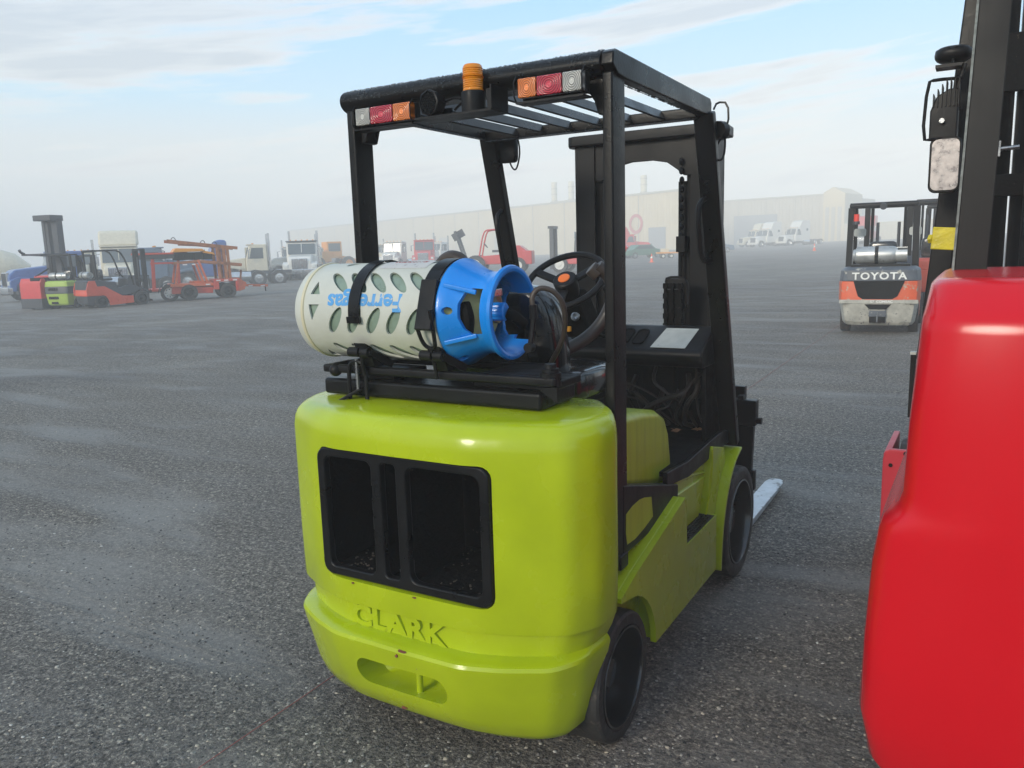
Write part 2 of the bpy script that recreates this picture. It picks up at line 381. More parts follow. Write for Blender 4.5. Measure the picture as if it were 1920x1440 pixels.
CW_W = .56
def corner(pts, r):
    """round the corners of an open polyline with radius-like cut r"""
    P = [Vector((p[0], p[1], 0)) for p in pts]; out = [P[0]]
    for i in range(1, len(P) - 1):
        a, b, c = P[i - 1], P[i], P[i + 1]; la, lc = min(r, (a - b).length * .45), min(r, (c - b).length * .45)
        p, q = b + (a - b).normalized() * la, b + (c - b).normalized() * lc
        out += [p, p * .5625 + b * .375 + q * .0625, p * .25 + b * .5 + q * .25, p * .0625 + b * .375 + q * .5625, q]
    return out + [P[-1]]
def cw_outline(z, y0, W, Yb, a=.24, D=.44):
    sc = W / CW_W; d = Yb - y0; k = min(1, d / .30)
    h = [(0, y0), (a * sc, y0 + .003), (.365 * sc, y0 + .042 * k), (W - .062, y0 + .105 * k), (W - .010, y0 + .195 * k), (W, y0 + .295 * k), (W if Yb < .5 else W - .105, Yb)]
    h = corner(h, .034)
    right = [(p.x, p.y, z) for p in h]; left = [(-p.x, p.y, z) for p in h[1:]][::-1]
    return left + right
lf = thing('forklift', 'lime green forklift with black overhead guard, seen from behind at the centre of the yard', 'forklift')
secs = []
for z, y0, W, Yb in [(.118, .21, .43, .33), (.128, .18, .455, .35), (.15, .155, .475, .37), (.20, .125, .492, .39), (.27, .106, .508, .41), (.345, .090, .518, .425), (.372, .086, .522, .43), (.382, .090, .520, .43), (.388, .103, .516, .43), (.392, .146, .512, .43), (.42, .150, .524, .44), (.4565, .153, .533, .45), (.458, .153, .533, .60), (.4595, .136, .546, .60), (.468, .134, .549, .61), (.60, .134, .552, .62), (.80, .134, .552, .62), (.965, .135, .552, .62), (.995, .139, .549, .62), (1.014, .147, .543, .615), (1.029, .160, .533, .61), (1.038, .177, .520, .605), (1.042, .196, .504, .60)]:
    secs.append(cw_outline(z, y0, W, Yb))
cw = MB().loft(secs).build('counterweight', LIME, lf)
c1 = MB().prism(rrect(-.306, .532, .306, .933, .035), 'Y', 0.0, .50).mesh()
c2 = MB()
sl = []
for yy, k in ((-.05, 1.0), (.09, 1.0), (.15, .96), (.20, .86), (.222, .6)):
    zc_, hw, hh = .277 - (yy - .075) * .12, .165 * k, .043 * k
    pl = rrect(-hw, -hh, hw, hh, hh * .95, 5); sl.append([(p[0] + .004, yy, p[1] + zc_) for p in pl])
c2.loft(sl)
boolean(cw, [c1, c2.mesh()])
MB().cyl((.04, .150, .215), (.04, .150, .335), .010, 12).build('tow_pin', LIME, lf)
text('embossed_lettering', 'CLARK', .088, LIME, lf, (-.030, .1515, .421), (1, 0, 0), (0, -.02, 1), .0085, .0036, 1.22, 1.02)
# foundry number inside the towing slot
text('cast_number', '2-09', .030, LIME, lf, (-.075, .2150, .278), (1, 0, 0), (0, 0, 1), .002, .001)
# radiator outlet: frame with three openings, deep dark ducts
mb = MB(); y0, y1 = .146, .172
fo = rrect(-.303, .535, .303, .930, .033, 4)

fr = MB().prism(fo, 'Y', y0, y1)
ho = [MB().prism(rrect(-.275, .562, -.098, .905, .022, 4), 'Y', 0, .3).mesh(), MB().prism(rrect(-.062, .562, -.008, .905, .012, 4), 'Y', 0, .3).mesh(), MB().prism(rrect(.028, .562, .273, .905, .028, 4), 'Y', 0, .3).mesh()]
go = fr.build('radiator_frame', BLK, lf); boolean(go, ho)
bv = go.modifiers.new('bevel', 'BEVEL'); bv.width = .004; bv.segments = 2; bv.limit_method = 'ANGLE'
for xx in (-.080, .010):
    MB().box((xx, .30, .733), (.030, .275, .36)).build('duct_divider', BLKD, lf, .003)
mb = MB()
mb.box((-.293, .332, .733), (.018, .306, .39)).box((.293, .332, .733), (.018, .306, .39)).box((0, .332, .545), (.56, .306, .016)).box((0, .332, .922), (.56, .306, .016)).box((0, .488, .733), (.57, .012, .39))
mb.build('duct_lining', BLKD, lf)
MB().tube([(-.045, .2, .56), (-.03, .24, .575), (-.02, .30, .57)], .011, 8).build('drain_pipe', STEEL, lf)
# dead leaves and grit lying in the ducts
mb = MB()
for i in range(100):
    x = rnd.choice((rnd.uniform(-.27, -.10), rnd.uniform(.03, .27))); y = rnd.uniform(.18, .46); s = rnd.uniform(.002, .006)
    mb.box((x, y, .555), (s, s * 1.6, s * .6), (rnd.uniform(-20, 20), 0, rnd.uniform(0, 180)))
o = mb.build('grit', mat('grit', (.07, .055, .045), .9, var=.5), lf); o['kind'] = 'stuff'
RUST_C = mat('rust_chip', (.16, .05, .03), .85, var=.4, vscale=60)
for cx_, cz_, sx_, sz_, yy_ in ((.030, .3795, .020, .004, .0866), (.012, .362, .006, .005, .0845), (-.02, .160, .012, .005, .146), (.05, .5265, .008, .003, .1325), (-.18, .5262, .006, .003, .1325)):
    pl_ = [(cx_ + sx_ * rnd.uniform(.6, 1.1) * math.cos(k * .785), cz_ + sz_ * rnd.uniform(.6, 1.2) * math.sin(k * .785)) for k in range(8)]
    MB().prism(pl_, 'Y', yy_ - .0006, yy_ + .004).build('rust_chip', RUST_C, lf)
# chassis
RW = (.545, .199); FW = (1.934, .2515)
arch = [(RW[0] + .245 * math.cos(R(a)), RW[1] + .245 * math.sin(R(a))) for a in range(0, 96, 12)]
side = [(.50, .455)] + [(.50, .47), (.62, .505), (1.085, .612), (1.10, .60), (1.105, .43), (1.47, .43), (1.47, .20), (.79, .20)] + arch
for s in (-1, 1):
    MB().prism(side, 'X', s * .508, s * .528).build('side_panel', LIME, lf, .006, 3)
    MB().prism([(.50, .458), (.50, .47), (.62, .505), (1.085, .612), (1.10, .60), (1.105, .428), (1.47, .428), (1.47, .202), (.805, .202), (.805, .458)], 'X', s * .455, s * .5075).build('sill_box', LIME, lf, .004)
    MB().prism([(.50, .44), (.50, .60), (.98, .60), (1.0, .640), (1.56, .668), (1.62, .64), (1.53, .57), (1.455, .42), (1.4, .2), (.85, .2)], 'X', s * .30, s * .462).build('frame_plate', LIME, lf, .006)
    MB().tube([(s * .464, 1.03, .640), (s * .464, 1.30, .625), (s * .464, 1.53, .583)], .006, 6, 1).build('weld_bead', LIME, lf)
    # raised rib on recess plate
    MB().prism([(1.0, .60), (1.5, .575), (1.42, .43), (1.0, .43)], 'X', s * .455, s * .472).build('recess_plate', LIME, lf, .006)
    MB().lathe([(0, .0), (.0, .020), (.002, .022)], (s * .4725, 1.135, .565), (s, 0, 0), 20).build('access_hole', BLKD, lf)
    # fender over the drive wheel
    curve = [(1.545, .165), (1.553, .27), (1.575, .36), (1.615, .45), (1.675, .53), (1.745, .583), (1.83, .612)]
    curve = [(p.x, p.y) for p in chaikin([Vector((a, b, 0)) for a, b in curve], 2)]
    outer = [(a - .014, b + .008) for a, b in curve]
    poly = curve + [(1.835, .624)] + outer[::-1]
    MB().prism([(q[0], q[1]) for q in poly], 'X', s * .26, s * .532).build('fender', LIME, lf, .003)
    web = [(1.455, .20)] + [(a - .013, b + .006) for a, b in curve[:-6]] + [(1.70, .65), (1.535, .69), (1.46, .43)]
    MB().prism(web, 'X', s * .40, s * .492).build('fender_gusset', LIME, lf, .012, 3)
    MB().tube([(s * .49, 1.53, .675), (s * .492, 1.52, .58), (s * .49, 1.452, .43)], .006, 6, 1).build('weld_bead', LIME, lf)
    # step with tread plate
    MB().box((s * .492, 1.29, .425), (.066, .33, .012)).build('step', BLK2, lf)
    mb = MB()
    for i in range(17):
        for j in range(4):
            mb.lathe([(0, .0062), (.004, .0045), (.0042, .0005)], (s * (.468 + j * .014), 1.14 + i * .0185, .431), (0, 0, 1), 6)
    o = mb.build('tread_studs', BLK, lf); o['kind'] = 'stuff'
    # black panel beside the battery and engine bay
    MB().prism([(.625, .548), (1.138, .556), (1.14, .640), (.63, .775)], 'X', s * .430, s * .483).build('bay_panel', BLK2, lf, .005)
    if s > 0:
        MB().prism([(.647, .678), (.70, .690), (.76, .693), (.80, .688), (.865, .672), (.872, .632), (.878, .600), (.80, .585), (.72, .575), (.655, .578), (.645, .62)], 'X', .4832, .4842).build('unpainted_patch', LIMES, lf)
    # overhead guard
    post = MB()
    post.b2((s * .449, .575, .515 if s > 0 else .52), (s * .481, .668, 1.97)).build('rear_post', BLK, lf, .006)
    MB().b2((s * .455, .59, .515), (s * .49, .65, .56)).build('post_foot', BLK, lf, .004)
    MB().bar((s * .468, 1.455, 1.97), (s * .478, 1.835, .635), .046, .075, (1, 0, 0)).build('front_post', BLK, lf, .008)
    MB().prism([(.585, 2.028), (1.46, 2.018), (1.475, 2.005), (1.475, 1.955), (.66, 1.958), (.60, 1.962), (.56, 1.985), (.565, 2.018)], 'X', s * .452, s * .490).build('guard_rail', BLK, lf, .005)
    gx = s * .444
    gus = [(gx, .60, 1.965), (gx, .60, 1.86), (gx - s * .018, .60, 1.862), (gx - s * .03, .60, 1.90), (gx - s * .05, .60, 1.93), (gx - s * .09, .60, 1.952), (gx - s * .10, .60, 1.965)]
    MB().prism([(p[0], p[2]) for p in gus], 'Y', .60, .665).build('gusset', BLK, lf, .004)
MB().prism([(.05, 0)] and [(.52, .12), (.9, .14), (1.5, .14), (1.5, .42), (.52, .42)], 'X', -.40, .40).build('underframe', BLKD, lf)
# header across the back of the guard (rolled tube)
pr = [(.60 + .045 * math.cos(R(a)), 1.995 + .036 * math.sin(R(a))) for a in range(70, 300, 15)] + [(.68, 1.960), (.68, 2.029)]
MB().prism(pr, 'X', -.49, .452).build('guard_header', BLK, lf, .003)
MB().b2((-.455, 1.40, 1.945), (.455, 1.455, 1.985)).build('guard_crossbar', BLK, lf, .006)
for i, x in enumerate((-.30, -.175, -.05, .075, .20, .325)):
    MB().box((x, 1.04, 1.968), (.008, .73, .040), (0, -28, 0)).build('guard_slat', BLK, lf, .002)
# water drops hanging under the guard edges
mb = MB()
for i in range(120):
    t = i / 119; mb.sphere((-.45 + .9 * t + rnd.uniform(-.002, .002), 1.402, 1.944), rnd.uniform(.0015, .0035), 5, 4)
for i in range(110):
    t = i / 109; mb.sphere((-.456, .68 + .76 * t, 1.955), rnd.uniform(.0015, .0035), 5, 4); mb.sphere((.456, .68 + .76 * t, 1.955), rnd.uniform(.001, .003), 5, 4)
WATER = mat('water_drops', (.05, .055, .06), .05, coat=1)
o = mb.build('water_drops', WATER, lf); o['kind'] = 'stuff'
mb = MB()
for i in range(1500):
    x = rnd.uniform(-.48, .45); a = R(rnd.uniform(60, 190)); mb.sphere((x, .60 + .046 * math.cos(a), 1.995 + .037 * math.sin(a)), rnd.uniform(.0006, .0020), 5, 3)
o = mb.build('rain_beads', WATER, lf); o['kind'] = 'stuff'
# hood, seat
hood = [(.615, .755), (1.255, .598), (1.238, .72), (1.215, .815), (1.175, .878), (1.10, .915), (.95, .942), (.615, .975)]
MB().prism(hood, 'X', -.425, .425).build('hood', LIMES, lf, .032, 4)
MB().bar((.437, .62, .752), (.437, 1.262, .594), .03, .008).build('hood_flange', LIMES, lf)
def softbox(c, d, e=4, n=20, m=12):   # rounded cushion
    mb = MB(); secs = []
    for i in range(m + 1):
        t = -math.pi / 2 + math.pi * i / m; sz = math.copysign(abs(math.sin(t)) ** (2 / e), math.sin(t)); k = max(1e-3, abs(math.cos(t)) ** (2 / e))
        secs.append([(c[0] + d[0] / 2 * k * math.copysign(abs(math.cos(2 * math.pi * j / n)) ** (2 / e), math.cos(2 * math.pi * j / n)), c[1] + d[1] / 2 * k * math.copysign(abs(math.sin(2 * math.pi * j / n)) ** (2 / e), math.sin(2 * math.pi * j / n)), c[2] + d[2] / 2 * sz) for j in range(n)])
    return mb.loft(secs)
sb = softbox((-.02, .80, 1.16), (.46, .15, .44), 5, 28, 16); 
sb.v = [(x * (1.0 - .18 * max(0, (z - 1.16) / .22) ** 2), y + (z - 1.1) * -.10, z) for x, y, z in sb.v]
sb.build('seat_back', SEATM, lf)
cu = softbox((.0, 1.02, 1.02), (.50, .46, .12), 4, 28, 10); cu.build('seat_cushion', SEATM, lf)
softbox((.235, .88, 1.045), (.11, .28, .10), 4, 18, 8).build('seat_bolster', SEATM, lf)
softbox((-.235, .88, 1.045), (.11, .28, .10), 4, 18, 8).build('seat_bolster', SEATM, lf)
MB().b2((-.2, .72, .94), (.2, 1.2, .975)).build('seat_base', BLKD, lf, .005)
MB().tube([(.05, .80, 1.105), (.12, .86, 1.130), (.20, .93, 1.165), (.262, .98, 1.23), (.300, 1.0, 1.32), (.290, .99, 1.39), (.255, .96, 1.43)], .023, 12, 3).build('hip_restraint', HOSE, lf)
MB().cyl((.232, .955, 1.425), (.255, .97, 1.40), .026, 14).build('restraint_cap', HOSE, lf, .003)
MB().tube([(-.12, .80, 1.30), (-.16, .80, 1.42), (-.21, .81, 1.472), (-.27, .82, 1.472), (-.32, .83, 1.42), (-.34, .84, 1.30)], .026, 12, 3).build('hip_restraint', HOSE, lf)
# steering
SWC = Vector((-.10, 1.42, 1.360)); ax = Vector((.0, -math.sin(R(38)), math.cos(R(38))))
m3 = axmat(ax)
mb = MB(); pts = [m3 @ Vector((.168 * math.cos(2 * math.pi * i / 40), .168 * math.sin(2 * math.pi * i / 40), 0)) + SWC for i in range(40)]
mb.tube(pts, .0135, 10, 0, True)
st = mb.build('steering_wheel', BLK2, lf)
mb = MB()
fwdv = (Vector((0, 1, 0)) - ax * ax.y).normalized(); sdv = ax.cross(fwdv)
for a in (20, 140, 260):
    d = sdv * math.cos(R(a)) + fwdv * math.sin(R(a)); mb.bar(SWC - ax * .018 + d * .02, SWC + d * .165, .034, .016, ax)
mb.build('spoke', BLK2, st, .004)
mb = MB().lathe([(-.10, .035), (-.06, .045), (-.02, .05), (.008, .05), (.014, .044), (.015, 0.0001)], SWC, ax, 24); mb.build('hub', BLK2, st)
MB().lathe([(.0145, .026), (.018, .024), (.019, .0001)], SWC, ax, 20).build('horn_button', mat('orange_badge', (.75, .16, .02), .35), st)
mb = MB(); q = SWC - ax * .08
mb.loft([[tuple(q - ax * t + sdv * (sx * wdt) + fwdv * (sy * hgt)) for sx, sy in ((-1, -1), (1, -1), (1, 1), (-1, 1))] for t, wdt, hgt in ((0, .05, .05), (.03, .06, .055), (.20, .065, .055))])
mb.build('steering_column', BLKD, lf, .012, 3)
mb = MB()
for i in range(7): mb.lathe([(-.008, .05 + i * .003), (0, .062 + i * .003), (.008, .05 + i * .003)], q - ax * (.21 + .018 * i), ax, 18)
mb.build('column_bellows', BLKD, lf)
MB().lathe([(0, .018), (.012, .018), (.014, .012), (.010, .0001)], q + Vector((.045, -.045, -.085)), (0.1, -1, .2), 14).build('key_switch', STEEL, lf)
MB().box(q + Vector((.012, -.062, -.135)), (.034, .02, .022), (0, 0, 10)).build('indicator', mat('amber_plastic', (.75, .33, .02), .35), lf, .003)
# dash and front cowl
dash = [(1.52, 1.055), (1.53, 1.074), (1.70, 1.150), (1.76, 1.152), (1.78, 1.05), (1.72, 1.0), (1.56, 1.0), (1.525, 1.03)]
MB().prism(dash, 'X', -.44, .445).build('dashboard', BLK2, lf, .008, 3)
def on_dash(x, t): return Vector((x, 1.53 + .17 * t, 1.074 + .076 * t + .003))
nrm = Vector((0, -.076, .17)).normalized()
LABELM = mat('worn_label', (.42, .43, .40), .5, var=.1, vscale=30, c2=(.10, .11, .12), c2amt=.02, c2scale=16)
mb = MB(); a = [on_dash(.225, .05), on_dash(.372, .05), on_dash(.385, .9), on_dash(.245, .9)]
mb.add([*a, *[p + nrm * .0015 for p in a]], [(0, 1, 2, 3), (4, 5, 6, 7), (0, 1, 5, 4), (1, 2, 6, 5), (2, 3, 7, 6), (3, 0, 4, 7)]).build('data_plate', LABELM, lf)
for x in (.09, .155):
    mb = MB(); pl = rrect(-.026, -.062, .026, .062, .024, 5)
    ring = []
    for k, (s_, h_) in enumerate(((1, 0), (1, .004), (.86, .004), (.86, .001))):
        ring.append([tuple(on_dash(x, .5) + Vector((1, 0, 0)) * p[0] * s_ + Vector((0, .17, .076)).normalized() * p[1] * s_ + nrm * h_) for p in pl])
    mb.loft(ring).build('dash_insert', BLKD, lf)
for x, y, h in ((.035, 1.60, .20), (-.005, 1.60, .21)):
    b_ = Vector((x, y, 1.11)); tp = Vector((x + .035, y - .03, 1.11 + h))
    lv = MB().tube([b_, (b_ + tp) / 2, tp], .0085, 8).build('lever', BLK2, lf)
    mb = MB()
    for i in range(6): mb.lathe([(-.006, .014 + (5 - i) * .0025), (0, .020 + (5 - i) * .003), (.006, .014 + (5 - i) * .0025)], b_ + (tp - b_) * (.04 + i * .07), tp - b_, 12)
    mb.build('boot', BLKD, lv)
    softbox(tp, (.055, .03, .03), 3, 12, 8).build('knob', BLK2, lv)
MB().b2((-.44, 1.80, .68), (.44, 1.815, 1.05)).build('cowl_plate', BLKD, lf)
for s in (-1, 1): MB().b2((s * .425, 1.60, .68), (s * .44, 1.80, 1.04)).build('cowl_side', BLKD, lf)
# hoses and wiring under the dash
for i in range(12):
    x0 = rnd.uniform(-.05, .40); z0 = rnd.uniform(.85, 1.02); x1 = rnd.uniform(.0, .40); z1 = rnd.uniform(.72, .85)
    MB().tube([(x0, 1.75, z0 + .02), (x0 + rnd.uniform(-.05, .05), 1.66, z0 - .04), ((x0 + x1) / 2, 1.70 + rnd.uniform(-.05, .04), (z0 + z1) / 2), (x1, 1.72, z1), (x1 + .02, 1.78, .71)], rnd.choice((.005, .008, .012)), 7, 2).build('hose', HOSE, lf)
mb = MB().b2((.12, 1.74, .84), (.26, 1.80, .98)).b2((.28, 1.76, .74), (.36, 1.80, .83)); mb.build('fuse_box', BLKD, lf, .006)
# floor with raised side flanges
MB().b2((-.47, 1.10, .672), (.47, 1.81, .690)).build('floor_plate', BLKD, lf, .002)
for s in (-1, 1):
    MB().prism([(1.03, .655), (1.12, .650), (1.27, .632), (1.84, .645), (1.80, .70), (1.70, .716), (1.26, .694), (1.07, .708), (1.03, .710)], 'X', s * .462, s * .480).build('floor_flange', BLK2, lf, .004)
LEAF = mat('dead_leaf', (.45, .22, .11), .8, var=.25, vscale=30)
for (x, y, a, s) in ((.283, 1.70, .3, .026), (.365, 1.755, 1.2, .030)):
    mb = MB(); n = 14; c = []
    for k in range(n):
        r_ = s * (1.1 if k % 2 == 0 else .55) * rnd.uniform(.8, 1.15); c.append((x + r_ * math.cos(a + k * 6.283 / n), y + r_ * math.sin(a + k * 6.283 / n), .697 + rnd.uniform(0, .012)))
    mb.add([(x, y, .699)] + c, [(0, 1 + k, 1 + (k + 1) % n) for k in range(n)])
    tag(mb.build('dead_leaf', LEAF), 'small curled brown leaf on the floor plate of the green forklift, ' + ('nearer the seat' if x < .3 else 'nearer the front post'), 'leaf', 'dead leaves on the forklift floor')
# grab handles
for s in (-1, 1):
    MB().tube([(s * .462, 1.555, 1.665), (s * .45, 1.50, 1.662), (s * .445, 1.455, 1.62), (s * .445, 1.49, 1.48), (s * .448, 1.515, 1.43), (s * .455, 1.57, 1.425), (s * .47, 1.625, 1.432)], .0105, 10, 2).build('grab_handle', BLK2, lf)
# mast
for s in (-1, 1):
    mb = MB(); x0, x1 = s * .235, s * .335
    mb.b2((s * .320, 2.02, .10), (s * .335, 2.20, 1.985)); mb.b2((x0, 2.02, .10), (s * .319, 2.035, 1.985)); mb.b2((x0, 2.185, .10), (s * .319, 2.20, 1.985))
    mb.build('outer_rail', BLK2, lf)
    mb = MB(); mb.b2((s * .205, 2.06, .12), (s * .218, 2.23, 1.93)); mb.b2((s * .219, 2.06, .12), (s * .27, 2.072, 1.93)); mb.b2((s * .219, 2.218, .12), (s * .27, 2.23, 1.93))
    mb.build('inner_rail', BLK2, lf)
    MB().cyl((s * .17, 2.13, .15), (s * .17, 2.13, 1.78), .027, 16).build('lift_cylinder', BLK2, lf)
    MB().tube([(s * .46, 1.86, .80), (s * .34, 2.03, .95)], .026, 12, 0).build('tilt_cylinder', BLKD, lf)
plate = [(-.36, 2.0), (-.33, 1.985), (.33, 1.985), (.37, 2.0), (.385, 2.06), (.37, 2.22), (.30, 2.25), (-.30, 2.25), (-.37, 2.22), (-.385, 2.06)]
MB().prism(plate, 'Z', 1.965, 2.012).build('mast_top_plate', BLK2, lf, .006)
archp = [(-.235, 1.964), (-.235, 1.80), (-.20, 1.80), (-.165, 1.83), (-.12, 1.862), (-.05, 1.876), (.05, 1.876), (.12, 1.862), (.165, 1.83), (.20, 1.80), (.235, 1.80), (.235, 1.964)]
MB().prism(archp, 'Y', 2.03, 2.05).build('mast_arch', BLK2, lf, .003)
MB().b2((-.30, 2.02, .62), (.30, 2.045, .72)).build('mast_crossmember', BLK2, lf, .004)
MB().tube([(-.10, 2.03, .5), (-.13, 2.02, 1.0), (-.15, 2.05, 1.5), (-.19, 2.06, 1.9)], .012, 8, 1).build('mast_hose', HOSE, lf)
mb = MB()
for z in np.linspace(1.45, 1.86, 11): mb.sphere((.193, 2.02 + .005 * math.sin(z * 40), z), (.012, .014, .017), 8, 6)
mb.cyl((.19, 2.02, 1.30), (.19, 2.02, 1.45), .008, 8); mb.b2((.175, 2.0, 1.46), (.215, 2.05, 1.53))
mb.build('hanging_chain', BLK2, lf)
# chain anchor standing behind the dash
mb = MB()
for k, x in enumerate((.185, .215, .252)):
    for j in range(9):
        z = 1.14 + j * .022; mb.box((x, 1.835, z), (.012 if j % 2 else .020, .018, .024))
mb.b2((.178, 1.845, 1.12), (.262, 1.855, 1.30))
mb.build('lift_chain', BLKD, lf, .002)
MB().prism([(.236, 1.21), (.262, 1.21), (.275, 1.23), (.275, 1.33), (.262, 1.345), (.185, 1.345), (.173, 1.33), (.173, 1.30), (.236, 1.30)], 'Y', 1.858, 1.882).build('chain_guard', BLK2, lf, .004)
mb = MB(); mb.tube([(.178, 1.86, 1.33), (.180, 1.86, 1.352), (.262, 1.86, 1.352), (.268, 1.86, 1.33)], .006, 6, 1); mb.build('chain_guard_handle', BLK2, lf)
# carriage and forks
MB().b2((-.49, 2.26, .62), (.485, 2.32, .745)).build('carriage_bar', BLK2, lf, .006)
MB().b2((-.49, 2.26, .30), (.485, 2.30, .40)).build('carriage_bar', BLK2, lf, .006)
MB().prism([(.37, .36), (.465, .34), (.475, .618), (.365, .618)], 'Y', 2.262, 2.30).build('carriage_plate', BLK2, lf, .004)
MB().b2((.40, 2.255, .746), (.425, 2.29, .768)).build('carriage_pin', BLK2, lf, .002)
MB().cyl((.475, 2.28, .645), (.51, 2.28, .645), .016, 10).build('carriage_bolt', BLK2, lf)
for s in (-1, 1):
    xf0, xf1 = s * .31, s * .415
    MB().b2((xf0, 2.325, .045), (xf1, 2.365, .80)).build('fork_shank', BLK2, lf, .004)
    mb = MB(); pl = [(min(xf0, xf1), 2.34), (max(xf0, xf1), 2.34), (max(xf0, xf1), 3.27), (max(xf0, xf1) - .012, 3.32), (max(xf0, xf1) - .035, 3.345), (min(xf0, xf1) + .035, 3.345), (min(xf0, xf1) + .012, 3.32), (min(xf0, xf1), 3.27)]
    b0 = len(mb.v); mb.prism(pl, 'Z', .018, .058)
    mb.v = [(x, y, z if z > .04 else z + max(0, (y - 2.4)) * .022) for x, y, z in mb.v]
    mb.build('fork_blade', FORKM, lf, .004)
# wheels
def wheel(parent, x, y, r, w, side, rim=.76, mats=(RUB, BLK), lug=0, dish=.07, n=48, hub=.3, bolts=6, name='tyre'):
    """x is the outer face; side +1 faces +X"""
    s = side; rr = r * rim
    pr = [(-w, rr), (-w, r * .96), (-w + .012, r), (-.02, r), (-.006, r * .985), (0, r * .95), (.001, rr * 1.04), (-.004, rr)]
    rad_ = (lambda i, j, q: q - (lug if (j in (2, 3) and (i // 2) % 2) else 0)) if lug else None
    t = MB().lathe(pr, (x, y, r), (s, 0, 0), n if not lug else 96, rad=rad_).build(name, mats[0], parent)
    pr = [(-.004, rr), (.002, rr * .99), (.002, rr * .95), (-.012, rr * .93), (-dish, rr * .90), (-dish, rr * (hub + .30)), (-dish + .01, rr * (hub + .12)), (-dish + .015, rr * hub), (-dish + .05 * (r / .25), rr * hub * .85), (-dish + .052 * (r / .25), .0001)]
    rm = MB().lathe(pr, (x, y, r), (s, 0, 0), n).build('rim', mats[1], t)
    if bolts:
        mb = MB()
        for k in range(bolts):
            a = 2 * math.pi * k / bolts; c = Vector((x - s * dish, y + rr * (hub + .2) * math.cos(a), r + rr * (hub + .2) * math.sin(a)))
            mb.cyl(c, c + Vector((s * .022, 0, 0)), rr * .055, 6)
        o = mb.build('wheel_bolts', mats[1], t)
    return t
RIMB = mat('rim_black', (.012, .012, .014), .18, .3, var=.3, coat=.6, c2=(.10, .085, .07), c2amt=-.15, c2scale=10, c2rough=.8)
wheel(lf, .517, RW[0], .199, .15, 1, .78, (RUB, RIMB), 0, .085, 48, .32, 5)
wheel(lf, -.517, RW[0], .199, .15, -1, .78, (RUB, RIMB), 0, .085, 40, .32, 5)
wheel(lf, .505, FW[0], .2515, .17, 1, .77, (RUB, RIMB), .010, .09, 48, .34, 8)
wheel(lf, -.505, FW[0], .2515, .17, -1, .77, (RUB, RIMB), .010, .09, 40, .34, 8)
MB().cyl((-.45, FW[0], .2515), (.45, FW[0], .2515), .06, 14).build('drive_axle', BLKD, lf)
MB().cyl((-.45, RW[0], .199), (.45, RW[0], .199), .035, 12).build('steer_axle', BLKD, lf)
# rear lamps
def lens(name, c, rings=9):
    m = bpy.data.materials.new(name); m.use_nodes = True; t = NT(m.node_tree)
    b = t.n('ShaderNodeBsdfPrincipled'); o = t.n('ShaderNodeOutputMaterial'); t.l(b.outputs[0], o.inputs[0])
    tc = t.n('ShaderNodeTexCoord'); mp = t.n('ShaderNodeMapping'); mp.inputs['Location'].default_value = (-.5, -.5, -.5); t.l(tc.outputs['Generated'], mp.inputs[0])
    mp2 = t.n('ShaderNodeMapping'); mp2.inputs['Scale'].default_value = (1, 0, .75); t.l(mp.outputs[0], mp2.inputs[0])
    ln = t.n('ShaderNodeVectorMath', operation='LENGTH'); t.l(mp2.outputs[0], ln.inputs[0])
    wv = t.math('SINE', t.math('MULTIPLY', ln.outputs['Value'], rings * 8.0))
    dark = tuple(x * .35 for x in c); f = t.math('ADD', t.math('MULTIPLY', wv, .5), .5)
    cc = t.mix(f, dark, c)
    bul = t.ramp(ln.outputs['Value'], [(.09, 1.0), (.14, 0.0)])
    cc = t.mix(bul, cc, tuple(min(1, x * 1.15 + .04) for x in c))
    t.l(cc, b.inputs['Base Color']); b.inputs['Roughness'].default_value = .12; b.inputs['Coat Weight'].default_value = .7
    bp = t.n('ShaderNodeBump'); bp.inputs['Strength'].default_value = .5; bp.inputs['Distance'].default_value = .003; t.l(f, bp.inputs['Height']); t.l(bp.outputs[0], b.inputs['Normal'])
    b.inputs['Subsurface Weight'].default_value = .0
    return m
L_OR, L_RD, L_WH = lens('lens_orange', (.80, .20, .02)), lens('lens_red', (.50, .01, .03)), lens('lens_clear', (.45, .44, .40))
def lamp(x0, x1, z, y, cols, tilt, zr=0):
    hz = .029; n_ = len(cols); wd = (x1 - x0)
    base = MB().b2((x0, y + .028, z - hz), (x1, y + .055, z + hz)).build('tail_lamp', BLK2, lf, .004)
    fr = [0, .30, .70, 1] if cols[0] is L_OR else [0, .27, .68, 1]
    for i, m in enumerate(cols):
        MB().b2((x0 + wd * fr[i] + .001, y, z - hz + .003), (x0 + wd * fr[i + 1] - .001, y + .027, z + hz - .002)).build('lens', m, base, .004)
    mb = MB()
    for xx in (x0 - .006, x1 + .004):
        mb.tube([(xx, y + .055, z - hz - .01), (xx, y - .008, z - hz - .01), (xx, y - .008, z + hz + .006), (xx, y + .055, z + hz + .006)], .0022, 6, 1)
    mb.b2((x0 - .006, y + .0, z - hz - .012), (x1 + .004, y + .055, z - hz - .007))
    mb.build('lamp_cage', BLK2, base)
lamp(.222, .424, 1.941, .50, [L_OR, L_RD, L_WH], 0)
lamp(-.392, -.168, 1.928, .515, [L_WH, L_RD, L_OR], 0)
